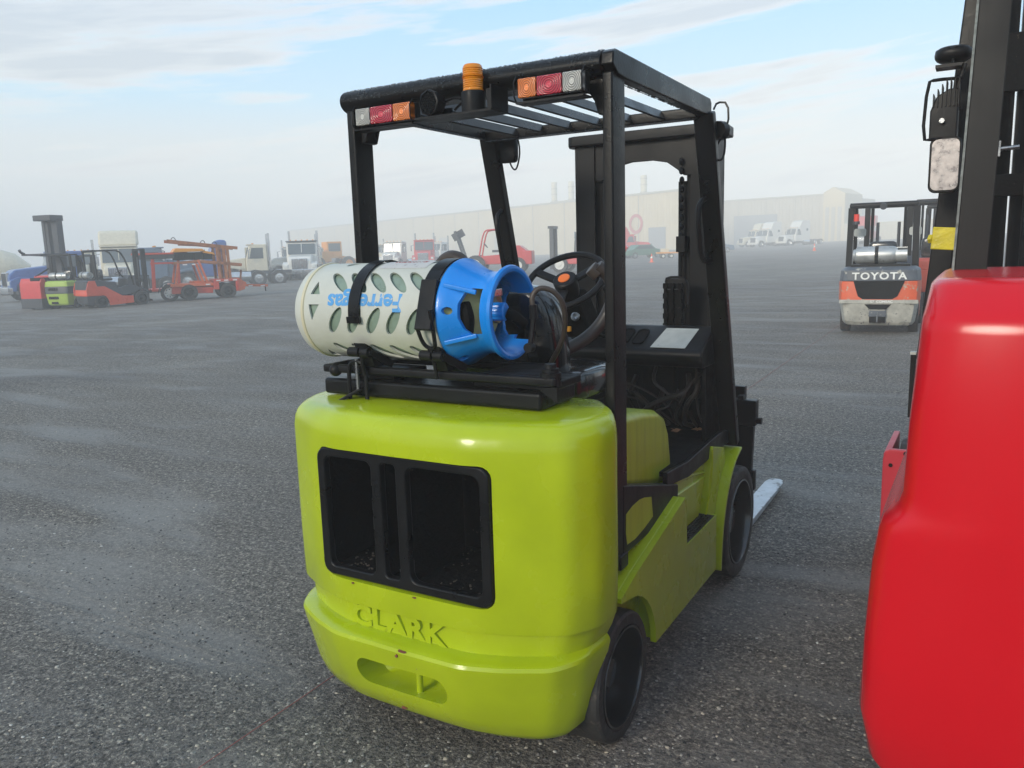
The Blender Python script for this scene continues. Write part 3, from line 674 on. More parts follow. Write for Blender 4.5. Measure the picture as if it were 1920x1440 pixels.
# beacon and reversing alarm on their bracket
_n0 = set(bpy.data.objects.keys())
MB().b2((-.155, .48, 1.890), (.118, .575, 1.896)).b2((-.155, .571, 1.896), (-.08, .577, 1.93)).build('beacon_bracket', BLK2, lf)
MB().prism([(.095, 1.896), (.118, 1.896), (.118, 1.955), (.09, 1.955)], 'Y', .500, .503).b2((.116, .48, 1.896), (.120, .575, 1.962)).build('bracket_wing', BLK2, lf)
bc = MB().lathe([(0, .0), (0, .036), (.005, .037), (.060, .036), (.062, .034), (.0625, 0.0001)], (.028, .53, 1.896), (0, 0, 1), 28).build('beacon', BLK2, lf)
AMB = bpy.data.materials.new('amber_dome'); AMB.use_nodes = True
t = NT(AMB.node_tree); b = t.n('ShaderNodeBsdfPrincipled'); o_ = t.n('ShaderNodeOutputMaterial'); t.l(b.outputs[0], o_.inputs[0])
b.inputs['Base Color'].default_value = (.95, .33, .015, 1); b.inputs['Roughness'].default_value = .12; b.inputs['Transmission Weight'].default_value = .35; b.inputs['Subsurface Weight'].default_value = .3; b.inputs['Subsurface Radius'].default_value = (.02, .008, .002)
pr = [(0, .030), (.004, .031)]
for i in range(11):
    z = .006 + i * .0058; pr += [(z, .0305), (z + .003, .0288)]
    if i == 5: pr += [(z + .0045, .0325), (z + .006, .0325)]
pr += [(.0715, .028), (.0755, .024), (.077, .001)]
pr = sorted(pr, key=lambda q: q[0])
MB().lathe(pr, (.028, .53, 1.958), (0, 0, 1), 28).build('dome', AMB, bc)
MB().cyl((.028, .53, 1.965), (.028, .53, 2.00), .010, 10).build('lamp_bulb', STEEL, bc)
al = MB().lathe([(-.03, .0001), (-.03, .032), (.0, .040), (.014, .040), (.016, .036), (.008, .033), (.008, .0001)], (-.118, .52, 1.940), (-.15, -1, 0), 8).build('reversing_alarm', BLK2, lf)
mb = MB(); m_ = axmat((-.15, -1, 0))
for i in range(-4, 5):
    for j in range(-4, 5):
        px, py = i * .0085 + (j % 2) * .004, j * .0075
        if math.hypot(px, py) < .031: mb.lathe([(.010, .0042), (.014, .0036), (.014, .0022), (.010, .0018)], Vector((-.118, .52, 1.940)) + m_ @ Vector((px, py, 0)), (-.15, -1, 0), 6)
mb.build('alarm_grille', BLK, al)
MB().tube([(-.06, .56, 1.92), (-.03, .55, 1.935), (-.01, .545, 1.93), (.0, .53, 1.91)], .004, 6).tube([(-.09, .55, 1.945), (-.05, .55, 1.955), (-.02, .56, 1.94)], .004, 6).build('beacon_wiring', BLK2, lf)
for _o in [bpy.data.objects[k] for k in bpy.data.objects.keys() if k not in _n0]:
    if _o.parent == lf: _o.location.x += .028
# mirror on the left post, work light on the right post
ml = softbox((-.40, 1.50, 1.925), (.085, .04, .13), 6, 20, 10).build('side_mirror', BLK2, lf)
MB().tube([(-.37, 1.50, 1.985), (-.345, 1.49, 1.96), (-.335, 1.49, 1.90), (-.35, 1.49, 1.84), (-.365, 1.49, 1.825), (-.385, 1.49, 1.85), (-.40, 1.50, 1.90)], .0035, 6, 2).build('mirror_cable', BLK2, ml)
wl = MB().lathe([(-.02, .0001), (-.02, .032), (.02, .036), (.03, .030), (.03, .0001)], (.505, 1.52, 1.91), (.1, 1, 0), 12).build('work_light', BLK2, lf)
MB().tube([(.49, 1.50, 1.985), (.49, 1.54, 2.015), (.53, 1.545, 2.01), (.535, 1.54, 1.93), (.50, 1.52, 1.86)], .004, 6, 1).build('work_light_bracket', BLK2, wl)
MB().tube([(.50, 1.50, 1.90), (.49, 1.50, 1.84), (.50, 1.50, 1.80), (.525, 1.51, 1.80), (.53, 1.52, 1.86), (.52, 1.53, 1.91)], .0045, 6, 2).build('work_light_cable', BLK2, wl)

# ------------------------------------------------------------------ tank carrier (part of the forklift)
MB().b2((-.462, .362, 1.045), (.350, .585, 1.098)).build('carrier_base', BLK, lf, .012, 3)
MB().b2((-.35, .40, 1.098), (-.20, .58, 1.120)).build('carrier_spacer', BLK2, lf, .003)
MB().b2((.10, .40, 1.098), (.37, .58, 1.120)).build('carrier_spacer', BLK2, lf, .003)
mb = MB(); mb.b2((-.43, .345, 1.120), (.40, .375, 1.145)); mb.b2((-.43, .575, 1.120), (.25, .605, 1.145)); mb.b2((-.445, .345, 1.120), (-.42, .605, 1.145)); mb.prism([(.15, .375), (.41, .375), (.26, .575), (.15, .575)], 'Z', 1.132, 1.146)
mb.build('swing_frame', BLK2, lf, .006)
MB().lathe([(0, .030), (.035, .030), (.036, .024), (.047, .024), (.048, .017), (.060, .016), (.061, .0001)], (.375, .375, 1.120), (0, 0, 1), 20).build('pivot_bolt', BLK2, lf)
MB().prism([(.34, 1.115), (.405, 1.075), (.405, 1.118)], 'Y', .352, .366).build('pivot_bracket', BLK2, lf)
MB().sphere((-.395, .352, 1.128), .021, 14, 10).build('knob', BLK2, lf)
mb = MB(); mb.tube([(-.325, .335, 1.04), (-.325, .335, 1.135), (-.315, .335, 1.158), (-.290, .335, 1.165), (-.265, .335, 1.158), (-.255, .335, 1.135), (-.255, .335, 1.045)], .0065, 8, 2)
mb.build('latch_loop', BLK2, lf)
MB().bar((-.285, .345, 1.075), (-.375, .30, 1.022), .032, .010).b2((-.32, .345, 1.06), (-.262, .355, 1.078)).bar((-.375, .285, 1.018), (-.34, .30, 1.022), .03, .02).build('latch_lever', BLK2, lf, .002)
MB().cyl((-.29, .335, 1.07), (-.29, .335, 1.17), .006, 8).build('latch_bolt', STEEL, lf)
TAX = (.455, 1.312); TR = .153      # tank axis (y, z) and radius
for x, name in ((-.255, 'a'), (.022, 'b')):
    pl = [(x_, z_) for x_, z_ in ((.30, 1.148), (.61, 1.148), (.615, 1.165), (.60, 1.21))]
    inner = [(TAX[0] + (TR + .004) * math.cos(R(a)), TAX[1] + (TR + .004) * math.sin(R(a))) for a in range(-40, -141, -10)]
    cr = MB().prism([(.345, 1.146), (.605, 1.146)] + [(TAX[0] + (TR + .02) * math.cos(R(-35)), TAX[1] + (TR + .02) * math.sin(R(-35)))] + inner + [(TAX[0] + (TR + .02) * math.cos(R(-150)), TAX[1] + (TR + .02) * math.sin(R(-150)))], 'X', x - .018, x + .030)
    cr = cr.build('cradle', BLK2, lf, .003)
    MB().cyl((x - .045, .318, 1.195), (x - .004, .318, 1.195), .0155, 16).cyl((x + .004, .318, 1.195), (x + .035, .318, 1.195), .0165, 16).cyl((x - .05, .318, 1.195), (x + .04, .318, 1.195), .007, 10).build('clamp_pivot', BLK2, cr, .002)
    MB().bar((x + .02, .325, 1.195), (x + .05, .40, 1.150), .028, .022).cyl((x, .316, 1.195), (x, .330, 1.125), .006, 8).build('clamp_arm', BLK2, cr)
def strap(x, w, a0, a1, r=TR + .004):
    return MB().lathe([(-w / 2, r), (w / 2, r), (w / 2, r + .004), (-w / 2, r + .004)], (x, TAX[0], TAX[1]), (1, 0, 0), 40, a0, a1, True)
# lathe angle zero/direction is resolved numerically: find angle of -Y and +Z
_m = axmat((1, 0, 0)); _x, _y = _m @ Vector((1, 0, 0)), _m @ Vector((0, 1, 0))
def lang(dy, dz):   # lathe angle of a direction in the YZ plane for axis +X
    d = Vector((0, dy, dz)); return math.degrees(math.atan2(d.dot(_y), d.dot(_x)))
def phi(deg):       # angle measured from straight back (-Y) upwards
    return lang(-math.cos(R(deg)), math.sin(R(deg)))
sgn = 1 if ((phi(20) - phi(0) + 540) % 360 - 180) > 0 else -1
p0 = phi(-8)
s1 = strap(-.255, .042, p0, p0 + sgn * 175).build('tank_strap', BLK, lf)
MB().lathe([(-.024, TR + .004), (.024, TR + .004), (.026, TR + .012), (-.026, TR + .012)], (-.255, TAX[0], TAX[1]), (1, 0, 0), 6, phi(-9), phi(-9) + sgn * 7, True).build('strap_hook', BLK, s1)
s2 = strap(.018, .050, phi(32), phi(32) + sgn * 150).build('tank_strap', BLK, lf)
def onc(x, deg, r): return Vector((x, TAX[0] - r * math.cos(R(deg)), TAX[1] + r * math.sin(R(deg))))
mb = MB().bar(onc(.020, 38, TR + .014), onc(.020, -12, TR + .030), .056, .018, onc(.020, 10, 1) - Vector((.020, *TAX))).build('strap_lever', BLK2, s2, .003)
MB().tube([onc(-.004, -8, TR + .028), onc(-.002, -26, TR + .022), onc(.010, -33, TR + .020), onc(.033, -33, TR + .020), onc(.044, -26, TR + .022), onc(.046, 6, TR + .028)], .006, 8, 2).cyl(onc(.022, -33, TR + .02), (.022, .318, 1.195), .005, 8).build('strap_loop', BLK2, s2)

# ------------------------------------------------------------------ propane tank (rests in the cradles)
tk = thing('propane_tank', 'off-white composite gas cylinder with blue collar, strapped across the back of the green forklift', 'gas cylinder', (0, TAX[0], TAX[1]))
SLV = mat('sleeve_plastic', (.52, .53, .47), .5, var=.08, vscale=7, bump=.2, bscale=50, c2=(.30, .30, .28), c2amt=-.18, c2scale=18, coord='Object')
GRN = mat('green_fibre', (.20, .27, .21), .35, var=.12, vscale=30, bump=.2, coat=.3)
BLUE = mat('blue_plastic', (.004, .22, .70), .33, var=.08, vscale=9, coat=.25, bump=.15)
YEL = mat('resin_yellow', (.42, .42, .18), .4, var=.15, vscale=20)
XO = (0, 0, 0)
sl_ = MB().lathe([(-.480, .150), (-.470, TR), (.0, TR), (.045, TR), (.045, TR - .007), (-.470, TR - .007), (-.480, .143)], XO, (1, 0, 0), 72, closed=True).build('sleeve', SLV, tk)
cut = MB()
def pcut(x, deg, pts2, depth=.03):
    """a cutter through the sleeve at angle deg; pts2 in (along axis, round the tank) metres"""
    c = Vector((x, -math.cos(R(deg)), math.sin(R(deg)))); n_ = Vector((0, -math.cos(R(deg)), math.sin(R(deg)))); u_ = Vector((1, 0, 0)); v_ = n_.cross(u_) * -1
    v_ = Vector((0, math.sin(R(deg)), math.cos(R(deg))))
    o0 = Vector((x, 0, 0)) + n_ * (TR - .025); o1 = Vector((x, 0, 0)) + n_ * (TR + .02)
    a_ = [o0 + u_ * p + v_ * q for p, q in pts2]; b_ = [o1 + u_ * p + v_ * q for p, q in pts2]; n2 = len(a_)
    cut.add(a_ + b_, [tuple(range(n2))[::-1], tuple(range(n2, 2 * n2))] + [(i, (i + 1) % n2, n2 + (i + 1) % n2, n2 + i) for i in range(n2)])
rowsd = [(40, 1), (-7, -1), (-52, 1), (86, -1), (130, 1), (-97, -1)]
for deg, sg_ in rowsd:
    for i in range(6):
        x = -.416 + i * .076
        if i == 0:
            tri = [(-.020, -.022), (.020, -.022), (-.004, .024)] if sg_ > 0 else [(-.022, .022), (.022, .022), (-.010, -.028)]
            pcut(x - .010, deg + (-8 if sg_ > 0 else 10), tri)
        a = R(90 + (50 if sg_ > 0 else -35))
        mj, mn = (.056, .0165) if sg_ > 0 else (.048, .0185)
        if i > 0: pcut(x, deg, [(mj * math.cos(t_) * math.cos(a) - mn * math.sin(t_) * math.sin(a), mj * math.cos(t_) * math.sin(a) + mn * math.sin(t_) * math.cos(a)) for t_ in [2 * math.pi * k / 18 for k in range(18)]])
    pcut(.005, deg, [(-.018, -.02), (.018, -.02), (.018, .02)])
boolean(sl_, [cut.mesh()], True)
MB().lathe([(-.485, .10), (-.475, .130), (-.46, TR - .010), (.0, TR - .010), (.05, .142), (.08, .118), (.11, .085), (.125, .05), (.13, .0001)], XO, (1, 0, 0), 48).build('inner_cylinder', GRN, tk)
MB().lathe([(.046, .1450), (.055, .1435), (.083, .120), (.113, .087), (.128, .05), (.133, .0001)], XO, (1, 0, 0), 40).build('cylinder_shoulder', YEL, tk)
MB().lathe([(-.548, .0001), (-.551, .06), (-.546, .105), (-.530, .130), (-.511, .146), (-.487, .153), (-.479, .154), (-.473, .1485)], XO, (1, 0, 0), 56).build('base_cap', SLV, tk)
MB().lathe([(-.481, .153), (-.479, .1565), (-.470, .1565), (-.468, .153)], XO, (1, 0, 0), 56).build('trim_ring', mat('cream_seal', (.60, .55, .38), .5), tk)
def bend_text(body, size, m, x, deg, ext, name, flip=True, xs=1.0, off=0.0, sp=1.0):
    me = text_mesh(body, size, ext, off, xs, sp)
    bm = bmesh.new(); bm.from_mesh(me)
    bmesh.ops.triangulate(bm, faces=bm.faces)
    bm.to_mesh(me); bm.free(); s = -1 if flip else 1
    for v in me.vertices:
        px, py, pz = v.co.x * s, v.co.y * s, v.co.z
        a = R(deg) + py / TR; r_ = TR + .0006 + pz
        v.co = Vector((x + px, -r_ * math.cos(a), r_ * math.sin(a)))
    me.materials.clear(); return obj(name, me, m, tk)
PRT = mat('worn_blue_print', (.07, .30, .62), .5, var=.1, c2=(.50, .52, .48), c2amt=.14, c2scale=32)
bend_text('Ferrellgas', .074, PRT, -.222, 15, .0004, 'printed_lettering', True, 1.02, .0022)
REDP = mat('red_print', (.35, .05, .05), .5, var=.2, c2=(.6, .6, .58), c2amt=.3, c2scale=50)
mb = MB().lathe([(-.09, TR + .0004), (.09, TR + .0004), (.09, TR + .001), (-.09, TR + .001)], (-.13, 0, 0), (1, 0, 0), 10, phi(62), phi(62) + sgn * 32, True)
mb.build('warning_label', mat('label_white', (.55, .54, .52), .5, var=.1, c2=(.25, .2, .22), c2amt=.05, c2scale=60), tk)
bend_text('WARNING', .026, REDP, -.13, 82, .0012, 'label_lettering', False)
# blue collar: flared skirt with hand holes and an open ring
pr = [(.012, .158), (.020, .161), (.030, .160), (.060, .147), (.10, .131), (.145, .121), (.180, .120), (.205, .126), (.222, .134), (.236, .139), (.247, .136), (.250, .128), (.247, .120), (.236, .116), (.220, .115), (.19, .108), (.15, .108), (.10, .117), (.06, .134), (.030, .148), (.012, .149)]
pr = [(.048 + (a_ - .012) * .72, b_) for a_, b_ in pr]
colr = MB().lathe(pr, XO, (1, 0, 0), 72, closed=True).build('collar', BLUE, tk)
cuts = []
for deg in (6, 186, 298):
    n_ = Vector((0, -math.cos(R(deg)), math.sin(R(deg)))); v_ = Vector((0, math.sin(R(deg)), math.cos(R(deg))))
    shp = [(.108, .020), (.120, .050), (.140, .066), (.174, .064), (.176, -.062), (.140, -.066), (.120, -.050), (.108, -.020)]
    mb = MB(); a_ = [n_ * .07 + Vector((1, 0, 0)) * p + v_ * q for p, q in shp]; b_ = [n_ * .20 + Vector((1, 0, 0)) * p + v_ * q for p, q in shp]; n2 = len(shp)
    mb.add(a_ + b_, [tuple(range(n2))[::-1], tuple(range(n2, 2 * n2))] + [(i, (i + 1) % n2, n2 + (i + 1) % n2, n2 + i) for i in range(n2)])
    if deg != 298: cuts.append(mb.mesh())
    # oval drain hole
    mb = MB(); shp = [(.082 + .014 * math.cos(t_), .011 * math.sin(t_)) for t_ in [2 * math.pi * k / 16 for k in range(16)]]
    a_ = [n_ * .12 + Vector((1, 0, 0)) * p + v_ * q for p, q in shp]; b_ = [n_ * .20 + Vector((1, 0, 0)) * p + v_ * q for p, q in shp]; n2 = len(shp)
    mb.add(a_ + b_, [tuple(range(n2))[::-1], tuple(range(n2, 2 * n2))] + [(i, (i + 1) % n2, n2 + (i + 1) % n2, n2 + i) for i in range(n2)])
    if deg in (6, 298): cuts.append(mb.mesh())
cuts.append(MB().prism([(.03, -.075), (.20, -.115), (.20, .060), (.03, .045)], 'X', .172, .30).mesh())
boolean(colr, cuts, True)
bv = colr.modifiers.new('bevel', 'BEVEL'); bv.width = .003; bv.segments = 2; bv.limit_method = 'ANGLE'; bv.angle_limit = R(40)
for deg, w_ in ((34, .030), (-30, .030)):   # ribs beside the hand hole
    MB().bar(onc(.062, deg, .158) - Vector((0, *TAX)), onc(.155, deg * .95, .121) - Vector((0, *TAX)), .010, .014).build('collar_rib', BLUE, tk, .003)
BRASS = mat('brass', (.45, .36, .22), .3, .9, var=.15)
MB().cyl((.12, 0, .0), (.165, .0, .0), .032, 8).cyl((.16, 0, .012), (.16, -.015, .060), .019, 8).build('valve_body', BRASS, tk)
MB().cyl((.16, -.01, .050), (.16, -.012, .072), .026, 6).build('valve_nut', mat('valve_steel', (.6, .6, .6), .25, 1.0), tk, .002)
pr = [(0, .020), (.004, .027), (.042, .027), (.046, .022), (.046, .0001)]
MB().lathe(pr, (.160, -.03, .005), (1, .15, 0), 40, rad=lambda i, j, q: q - (.002 if (i % 4 == 0 and j in (1, 2)) else 0)).build('valve_knob', BLUE, tk)
MB().tube([(.204, -.02, .0), (.226, -.01, -.01), (.236, .02, -.035)], .017, 12, 2).build('coupling', BLKD, tk)
MB().tube([(.10, -.085, .03), (.12, -.095, -.01), (.11, -.09, -.05)], .020, 8, 2).build('gauge_housing', BLKD, tk)
MB().box((.14, -.02, -.085), (.02, .02, .02)).build('red_tag', mat('red_tag', (.7, .06, .02), .4), tk)
gh = MB().tube([(.275, .465, 1.33), (.272, .463, 1.36), (.29, .475, 1.385), (.325, .50, 1.375), (.345, .53, 1.33), (.335, .55, 1.25), (.30, .57, 1.19), (.26, .60, 1.15), (.22, .66, 1.12)], .008, 10, 2).build('gas_hose', HOSE)
tag(gh, 'black rubber gas hose looping from the blue cylinder valve down beside the seat', 'hose')
MB().cyl((.276, .466, 1.295), (.275, .465, 1.335), .012, 10).tube([(.276, .466, 1.30), (.272, .46, 1.25), (.268, .455, 1.215)], .008, 8, 1).cyl((.268, .44, 1.212), (.268, .465, 1.212), .014, 12).build('hose_fitting', BLK2, gh)
# ------------------------------------------------------------------ the red forklift parked on the right, close to the camera
RED = mat('red_paint', (.60, .002, .010), .22, var=.03, vscale=2, coat=0, spec=.4, rvar=.03)
RED2 = mat('red_paint_satin', (.50, .02, .04), .42, var=.05)
rf = thing('forklift', 'large glossy red forklift with black guard posts, cut off by the right photo edge', 'forklift', (1.82, .22, 0))
CX, CY = 1.82, .22
def rout(z, y0, W, Yb=.75, c=.16):
    h = [(0, y0), (W - .16, y0 + .004), (W - .035, y0 + .022), (W - .004, y0 + .075), (W, y0 + .22), (W, Yb)]
    h = [(p.x, p.y) for p in corner(h, .05)]
    r_ = [(a, b, z) for a, b in h]; return [(-a, b, z) for a, b, z in r_[1:]][::-1] + r_
secs = [rout(z, y, W) for z, y, W in [(.12, .16, .46), (.16, .12, .51), (.22, .08, .56), (.30, .045, .606), (.42, .02, .626), (.60, .01, .622), (.78, .006, .612), (.86, .005, .601), (.885, .004, .592), (.905, .004, .575), (.92, .004, .564), (.95, .004, .557), (1.10, .006, .552), (1.30, .016, .540), (1.325, .02, .538), (1.335, .026, .536), (1.345, .034, .534), (1.392, .080, .528), (1.402, .094, .520), (1.407, .115, .505), (1.409, .14, .48)]]
rc = MB().loft(secs).build('counterweight', RED, rf)
MB().b2((-.40, .55, .20), (.40, 2.2, .55)).build('underframe', BLKD, rf)
MB().prism([(.62, .30), (2.25, .30), (2.25, .62), (2.05, .70), (1.55, .70), (1.45, .62), (1.0, .66), (.9, 1.0), (.62, 1.20)], 'X', -.52, .54).build('body', RED2, rf, .02, 3)
MB().prism([(.62, 1.1), (1.40, 1.05), (1.45, .65), (.62, .65)], 'X', -.42, .42).build('hood', BLK2, rf, .04, 3)
sb = softbox((0, .95, 1.35), (.48, .16, .50), 5, 24, 12).build('seat_back', SEATM, rf)
softbox((0, 1.2, 1.13), (.5, .48, .13), 4, 24, 8).build('seat_cushion', SEATM, rf)
MB().prism([(1.75, .7), (1.95, .7), (1.95, 1.2), (1.80, 1.28), (1.70, 1.18)], 'X', -.5, .5).build('dashboard', BLK2, rf, .01)
MB().tube([(.16 * math.cos(a) - .05, 1.62 + .14 * math.sin(a), 1.36 + .08 * math.sin(a)) for a in [2 * math.pi * i / 24 for i in range(24)]], .014, 8, 0, True).build('steering_wheel', BLK2, rf)
RPOST = mat('rain_streaked_black', (.007, .007, .0075), .5, spec=.28, var=.4, vscale=6, streak=.5)
EDGE = mat('grey_edge', (.16, .18, .17), .6, var=.5, vscale=60, bump=.5)  # uneven pale grey for the strip along the post's outer edge
for s in (-1, 1):
    X0, X1 = (-.497, -.424) if s < 0 else (.424, .497)
    p = MB().prism([(X0, 1.30), (X1, 1.30), (X1 - s * .024, 2.32), (X0 - s * .030, 2.32)], 'Y', .58, .597).build('rear_post', RPOST, rf, .002)
    if s < 0:
        MB().prism([(X0 - .006, 1.30), (X0 - .0005, 1.30), (X0 + .0295, 2.32), (X0 + .024, 2.32)], 'Y', .578, .600).build('post_edge', EDGE, p)
    MB().bar((s * .590, 1.50, 1.05), (s * .495, 1.50, 2.36), .075, .072, (1, 0, 0)).build('front_post', BLK2, rf, .006)
    MB().prism([(.56, 2.32), (1.36, 2.32), (1.36, 2.40), (.56, 2.40)], 'X', s * .43, s * .51).build('guard_rail', BLK2, rf, .005)
MB().b2((-.51, .52, 2.33), (.51, .56, 2.40)).build('guard_header', BLK2, rf, .006)
for i in range(7): MB().b2((-.36 + i * .12, .56, 2.34), (-.345 + i * .12, 1.35, 2.38)).build('guard_slat', BLK2, rf)
TAPE = mat('yellow_tape', (.62, .50, .02), .45, var=.15, vscale=30, bump=1.0, bscale=40)
MB().bar((-.5612, 1.50, 1.447), (-.5555, 1.50, 1.526), .079, .076, (1, 0, 0)).bar((-.600, 1.475, 1.478), (-.603, 1.46, 1.495), .014, .025).build('tape_wrap', TAPE, rf, .004)
_n0 = set(bpy.data.objects.keys())
# mirror, work light and siren on the left front post
MIRR = mat('dirty_mirror', (.34, .31, .30), .32, .5, var=.3, vscale=50, c2=(.40, .385, .37), c2amt=.2, c2scale=120)
mr = MB().prism(rrect(-.607, 1.428, -.515, 1.606, .022, 4), 'Y', 1.27, 1.292).build('side_mirror', BLK2, rf, .004)
MB().prism(rrect(-.600, 1.436, -.52, 1.598, .018, 4), 'Y', 1.266, 1.2695).build('mirror_glass', MIRR, mr)
MB().tube([(-.56, 1.29, 1.60), (-.56, 1.30, 1.66), (-.53, 1.30, 1.70)], .008, 8).build('mirror_arm', BLK2, mr)
w_ = MB().prism([(-.612, 1.60), (-.53, 1.60), (-.53, 1.755), (-.56, 1.755), (-.595, 1.735), (-.612, 1.69)], 'Y', 1.27, 1.34).build('work_light', BLK2, rf, .006)
for i in range(7): MB().b2((-.605 + i * .012, 1.262, 1.70), (-.602 + i * .012, 1.345, 1.742 + .014 * min(i, 3))).build('cooling_fin', BLK2, w_)
MB().tube([(-.525, 1.28, 1.785), (-.60, 1.26, 1.785), (-.622, 1.26, 1.78), (-.63, 1.26, 1.60), (-.60, 1.27, 1.60), (-.55, 1.28, 1.605)], .0055, 8, 1).build('light_guard', BLK2, w_)
MB().cyl((-.575, 1.262, 1.655), (-.575, 1.25, 1.655), .008, 8).build('bolt', STEEL, w_)
sr = softbox((-.555, 1.31, 1.865), (.11, .11, .052), 2.6, 24, 12).build('warning_siren', BLK2, rf)
for i in range(9):
    a = R(150 + i * 26); MB().box((-.555 + .047 * math.cos(a), 1.31 + .047 * math.sin(a), 1.872), (.012, .012, .018), (0, 0, math.degrees(a))).build('siren_vent', BLKD, sr, .002)
MB().box((-.565, 1.29, 1.825), (.075, .07, .009)).cyl((-.555, 1.27, 1.83), (-.55, 1.27, 1.875), .0035, 8).cyl((-.54, 1.28, 1.75), (-.52, 1.29, 1.83), .007, 8).build('siren_bracket', BLK2, sr)
for _o in [bpy.data.objects[k] for k in bpy.data.objects.keys() if k not in _n0]:
    if _o.parent == rf: _o.location.z += .208
# mast seen through the cab
for s in (-1, 1):
    MB().b2((s * .44, 2.45, .15), (s * .40, 2.60, 2.75)).b2((s * .40, 2.45, .15), (s * .36, 2.465, 2.75)).build('outer_rail', BLKD, rf, .003)
    MB().b2((s * .35, 2.50, .18), (s * .315, 2.68, 2.7)).b2((s * .315, 2.50, .18), (s * .29, 2.51, 2.7)).build('inner_rail', BLK2, rf, .003)
    MB().cyl((s * .27, 2.40, .3), (s * .27, 2.40, 2.02), .034, 20).build('lift_cylinder', BLK2, rf)
    MB().cyl((s * .27, 2.40, 2.021), (s * .27, 2.40, 2.05), .022, 16).build('cylinder_rod', STEEL, rf)
    MB().cyl((s * .27, 2.40, 2.051), (s * .27, 2.40, 2.1), .036, 16).build('cylinder_head', BLK2, rf)
    MB().tube([(s * .22, 2.40, .5), (s * .21, 2.39, 1.2), (s * .20, 2.40, 2.0)], .011, 8).build('mast_hose', HOSE, rf)
MB().b2((-.44, 2.42, 1.66), (.44, 2.448, 1.755)).build('mast_crossmember', BLKD, rf, .004)
MB().b2((-.44, 2.42, 2.10), (.44, 2.448, 2.34)).build('mast_crossmember', BLKD, rf, .004)
MB().b2((-.44, 2.42, .62), (.44, 2.448, .8)).build('mast_crossmember', BLKD, rf, .004)
MB().cyl((-.43, 2.41, 1.86), (-.33, 2.41, 1.865), .010, 10).b2((-.425, 2.39, 1.83), (-.40, 2.43, 1.895)).build('hose_clamp', STEEL, rf)
MB().b2((-.60, 2.72, .45), (.60, 2.77, .56)).b2((-.60, 2.72, .12), (.60, 2.77, .22)).build('carriage', BLK2, rf, .004)
for s in (-1, 1):
    MB().prism([(2.78, .04), (4.0, .03), (4.0, .045), (2.83, .085), (2.83, .62), (2.78, .62)], 'X', s * .22, s * .34).build('fork', BLK2, rf, .003)
# drive wheel fender plate with its slot and holes
fp = MB().prism([(-.745, .31), (-.60, .31), (-.60, .64), (-.72, .64), (-.738, .63), (-.745, .60)], 'Y', 1.74, 1.77).b2((-.745, 1.76, .31), (-.72, 2.2, .62)).build('fender_plate', RED2, rf, .004)
MB().cyl((-.715, 1.735, .575), (-.715, 1.741, .575), .008, 12).cyl((-.66, 1.735, .628), (-.66, 1.741, .628), .010, 12).build('plate_hole', BLKD, fp)
MB().b2((-.612, 1.0, .93), (-.598, 1.03, 1.13)).build('cab_entry_strip', BLK2, rf)
MB().b2((-.614, .999, 1.131), (-.597, 1.031, 1.139)).build('strip_cap', LABELM, rf)
for s in (-1, 1):
    wheel(rf, s * .70, 2.05, .31, .22, s, .6, (RUB, RED2), .01, .07, 40, .34, 8)
    wheel(rf, s * .58, .55, .25, .17, s, .6, (RUB, RED2), 0, .05, 40, .34, 6)
# ------------------------------------------------------------------ forklifts standing farther off
def M_(n, c, r=.45, **k): return mat(n, c, r, **k)
ORG = M_('orange_paint', (.70, .075, .03), .35, coat=.4, var=.06)
ORGW = M_('orange_paint_worn', (.66, .10, .03), .4, var=.1, c2=(.42, .37, .28), c2amt=.22, c2scale=7, c2rough=.6)
REDF = M_('red_paint_far', (.60, .03, .03), .4, coat=.3, var=.06)
GRYD = M_('charcoal_paint', (.045, .05, .06), .45, var=.1)
GRYW = M_('charcoal_paint_worn', (.075, .09, .11), .45, var=.2, c2=(.42, .40, .34), c2amt=.05, c2scale=9)
IRON = M_('scraped_iron', (.40, .39, .34), .6, var=.25, vscale=8, c2=(.10, .10, .11), c2amt=.12, c2scale=22, bump=.4)
LIMF = M_('lime_paint_far', (.36, .50, .06), .4, coat=.3, var=.06)
ALU = M_('tank_aluminium', (.48, .49, .48), .38, metal=.6, var=.15, vscale=8, c2=(.30, .30, .28), c2amt=.1, c2scale=14)
GLASS = M_('dark_glass', (.05, .07, .08), .08, coat=.8)
GLASSL = M_('pale_glass', (.32, .38, .40), .15, coat=.8)
WHT = M_('white_paint', (.72, .70, .64), .4, coat=.3, var=.06)
WHT2 = M_('cream_paint', (.66, .60, .46), .45, var=.08)
BLU = M_('blue_paint', (.03, .10, .33), .35, coat=.4, var=.08)
BLU2 = M_('slate_blue_paint', (.10, .15, .22), .45, var=.1)
CHR = M_('chrome', (.62, .62, .62), .18, metal=.9, var=.1)
YELP = M_('yellow_paint', (.75, .30, .03), .45, var=.08)
LEDR = M_('lamp_red', (.75, .05, .03), .3)
LEDW = M_('lamp_white', (.75, .75, .70), .2, coat=.6)
CONE = M_('cone_orange', (.90, .12, .03), .5)
def wheel2(p, x, y, r, w, s, rim, ms=(RUB, BLK2), name='tyre'):
    pr = [(-w, r * rim), (-w, r * .97), (-w * .85, r), (-w * .12, r), (0, r * .95), (.002, r * rim)]
    t = MB().lathe(pr, (x, y, r), (s, 0, 0), 24).build(name, ms[0], p)
    MB().lathe([(.0, r * rim), (-.02, r * rim * .95), (-.06, r * rim * .85), (-.05, r * rim * .45), (.0, r * rim * .35), (.005, .001)], (x, y, r), (s, 0, 0), 20).build('rim', ms[1], t)
    return t
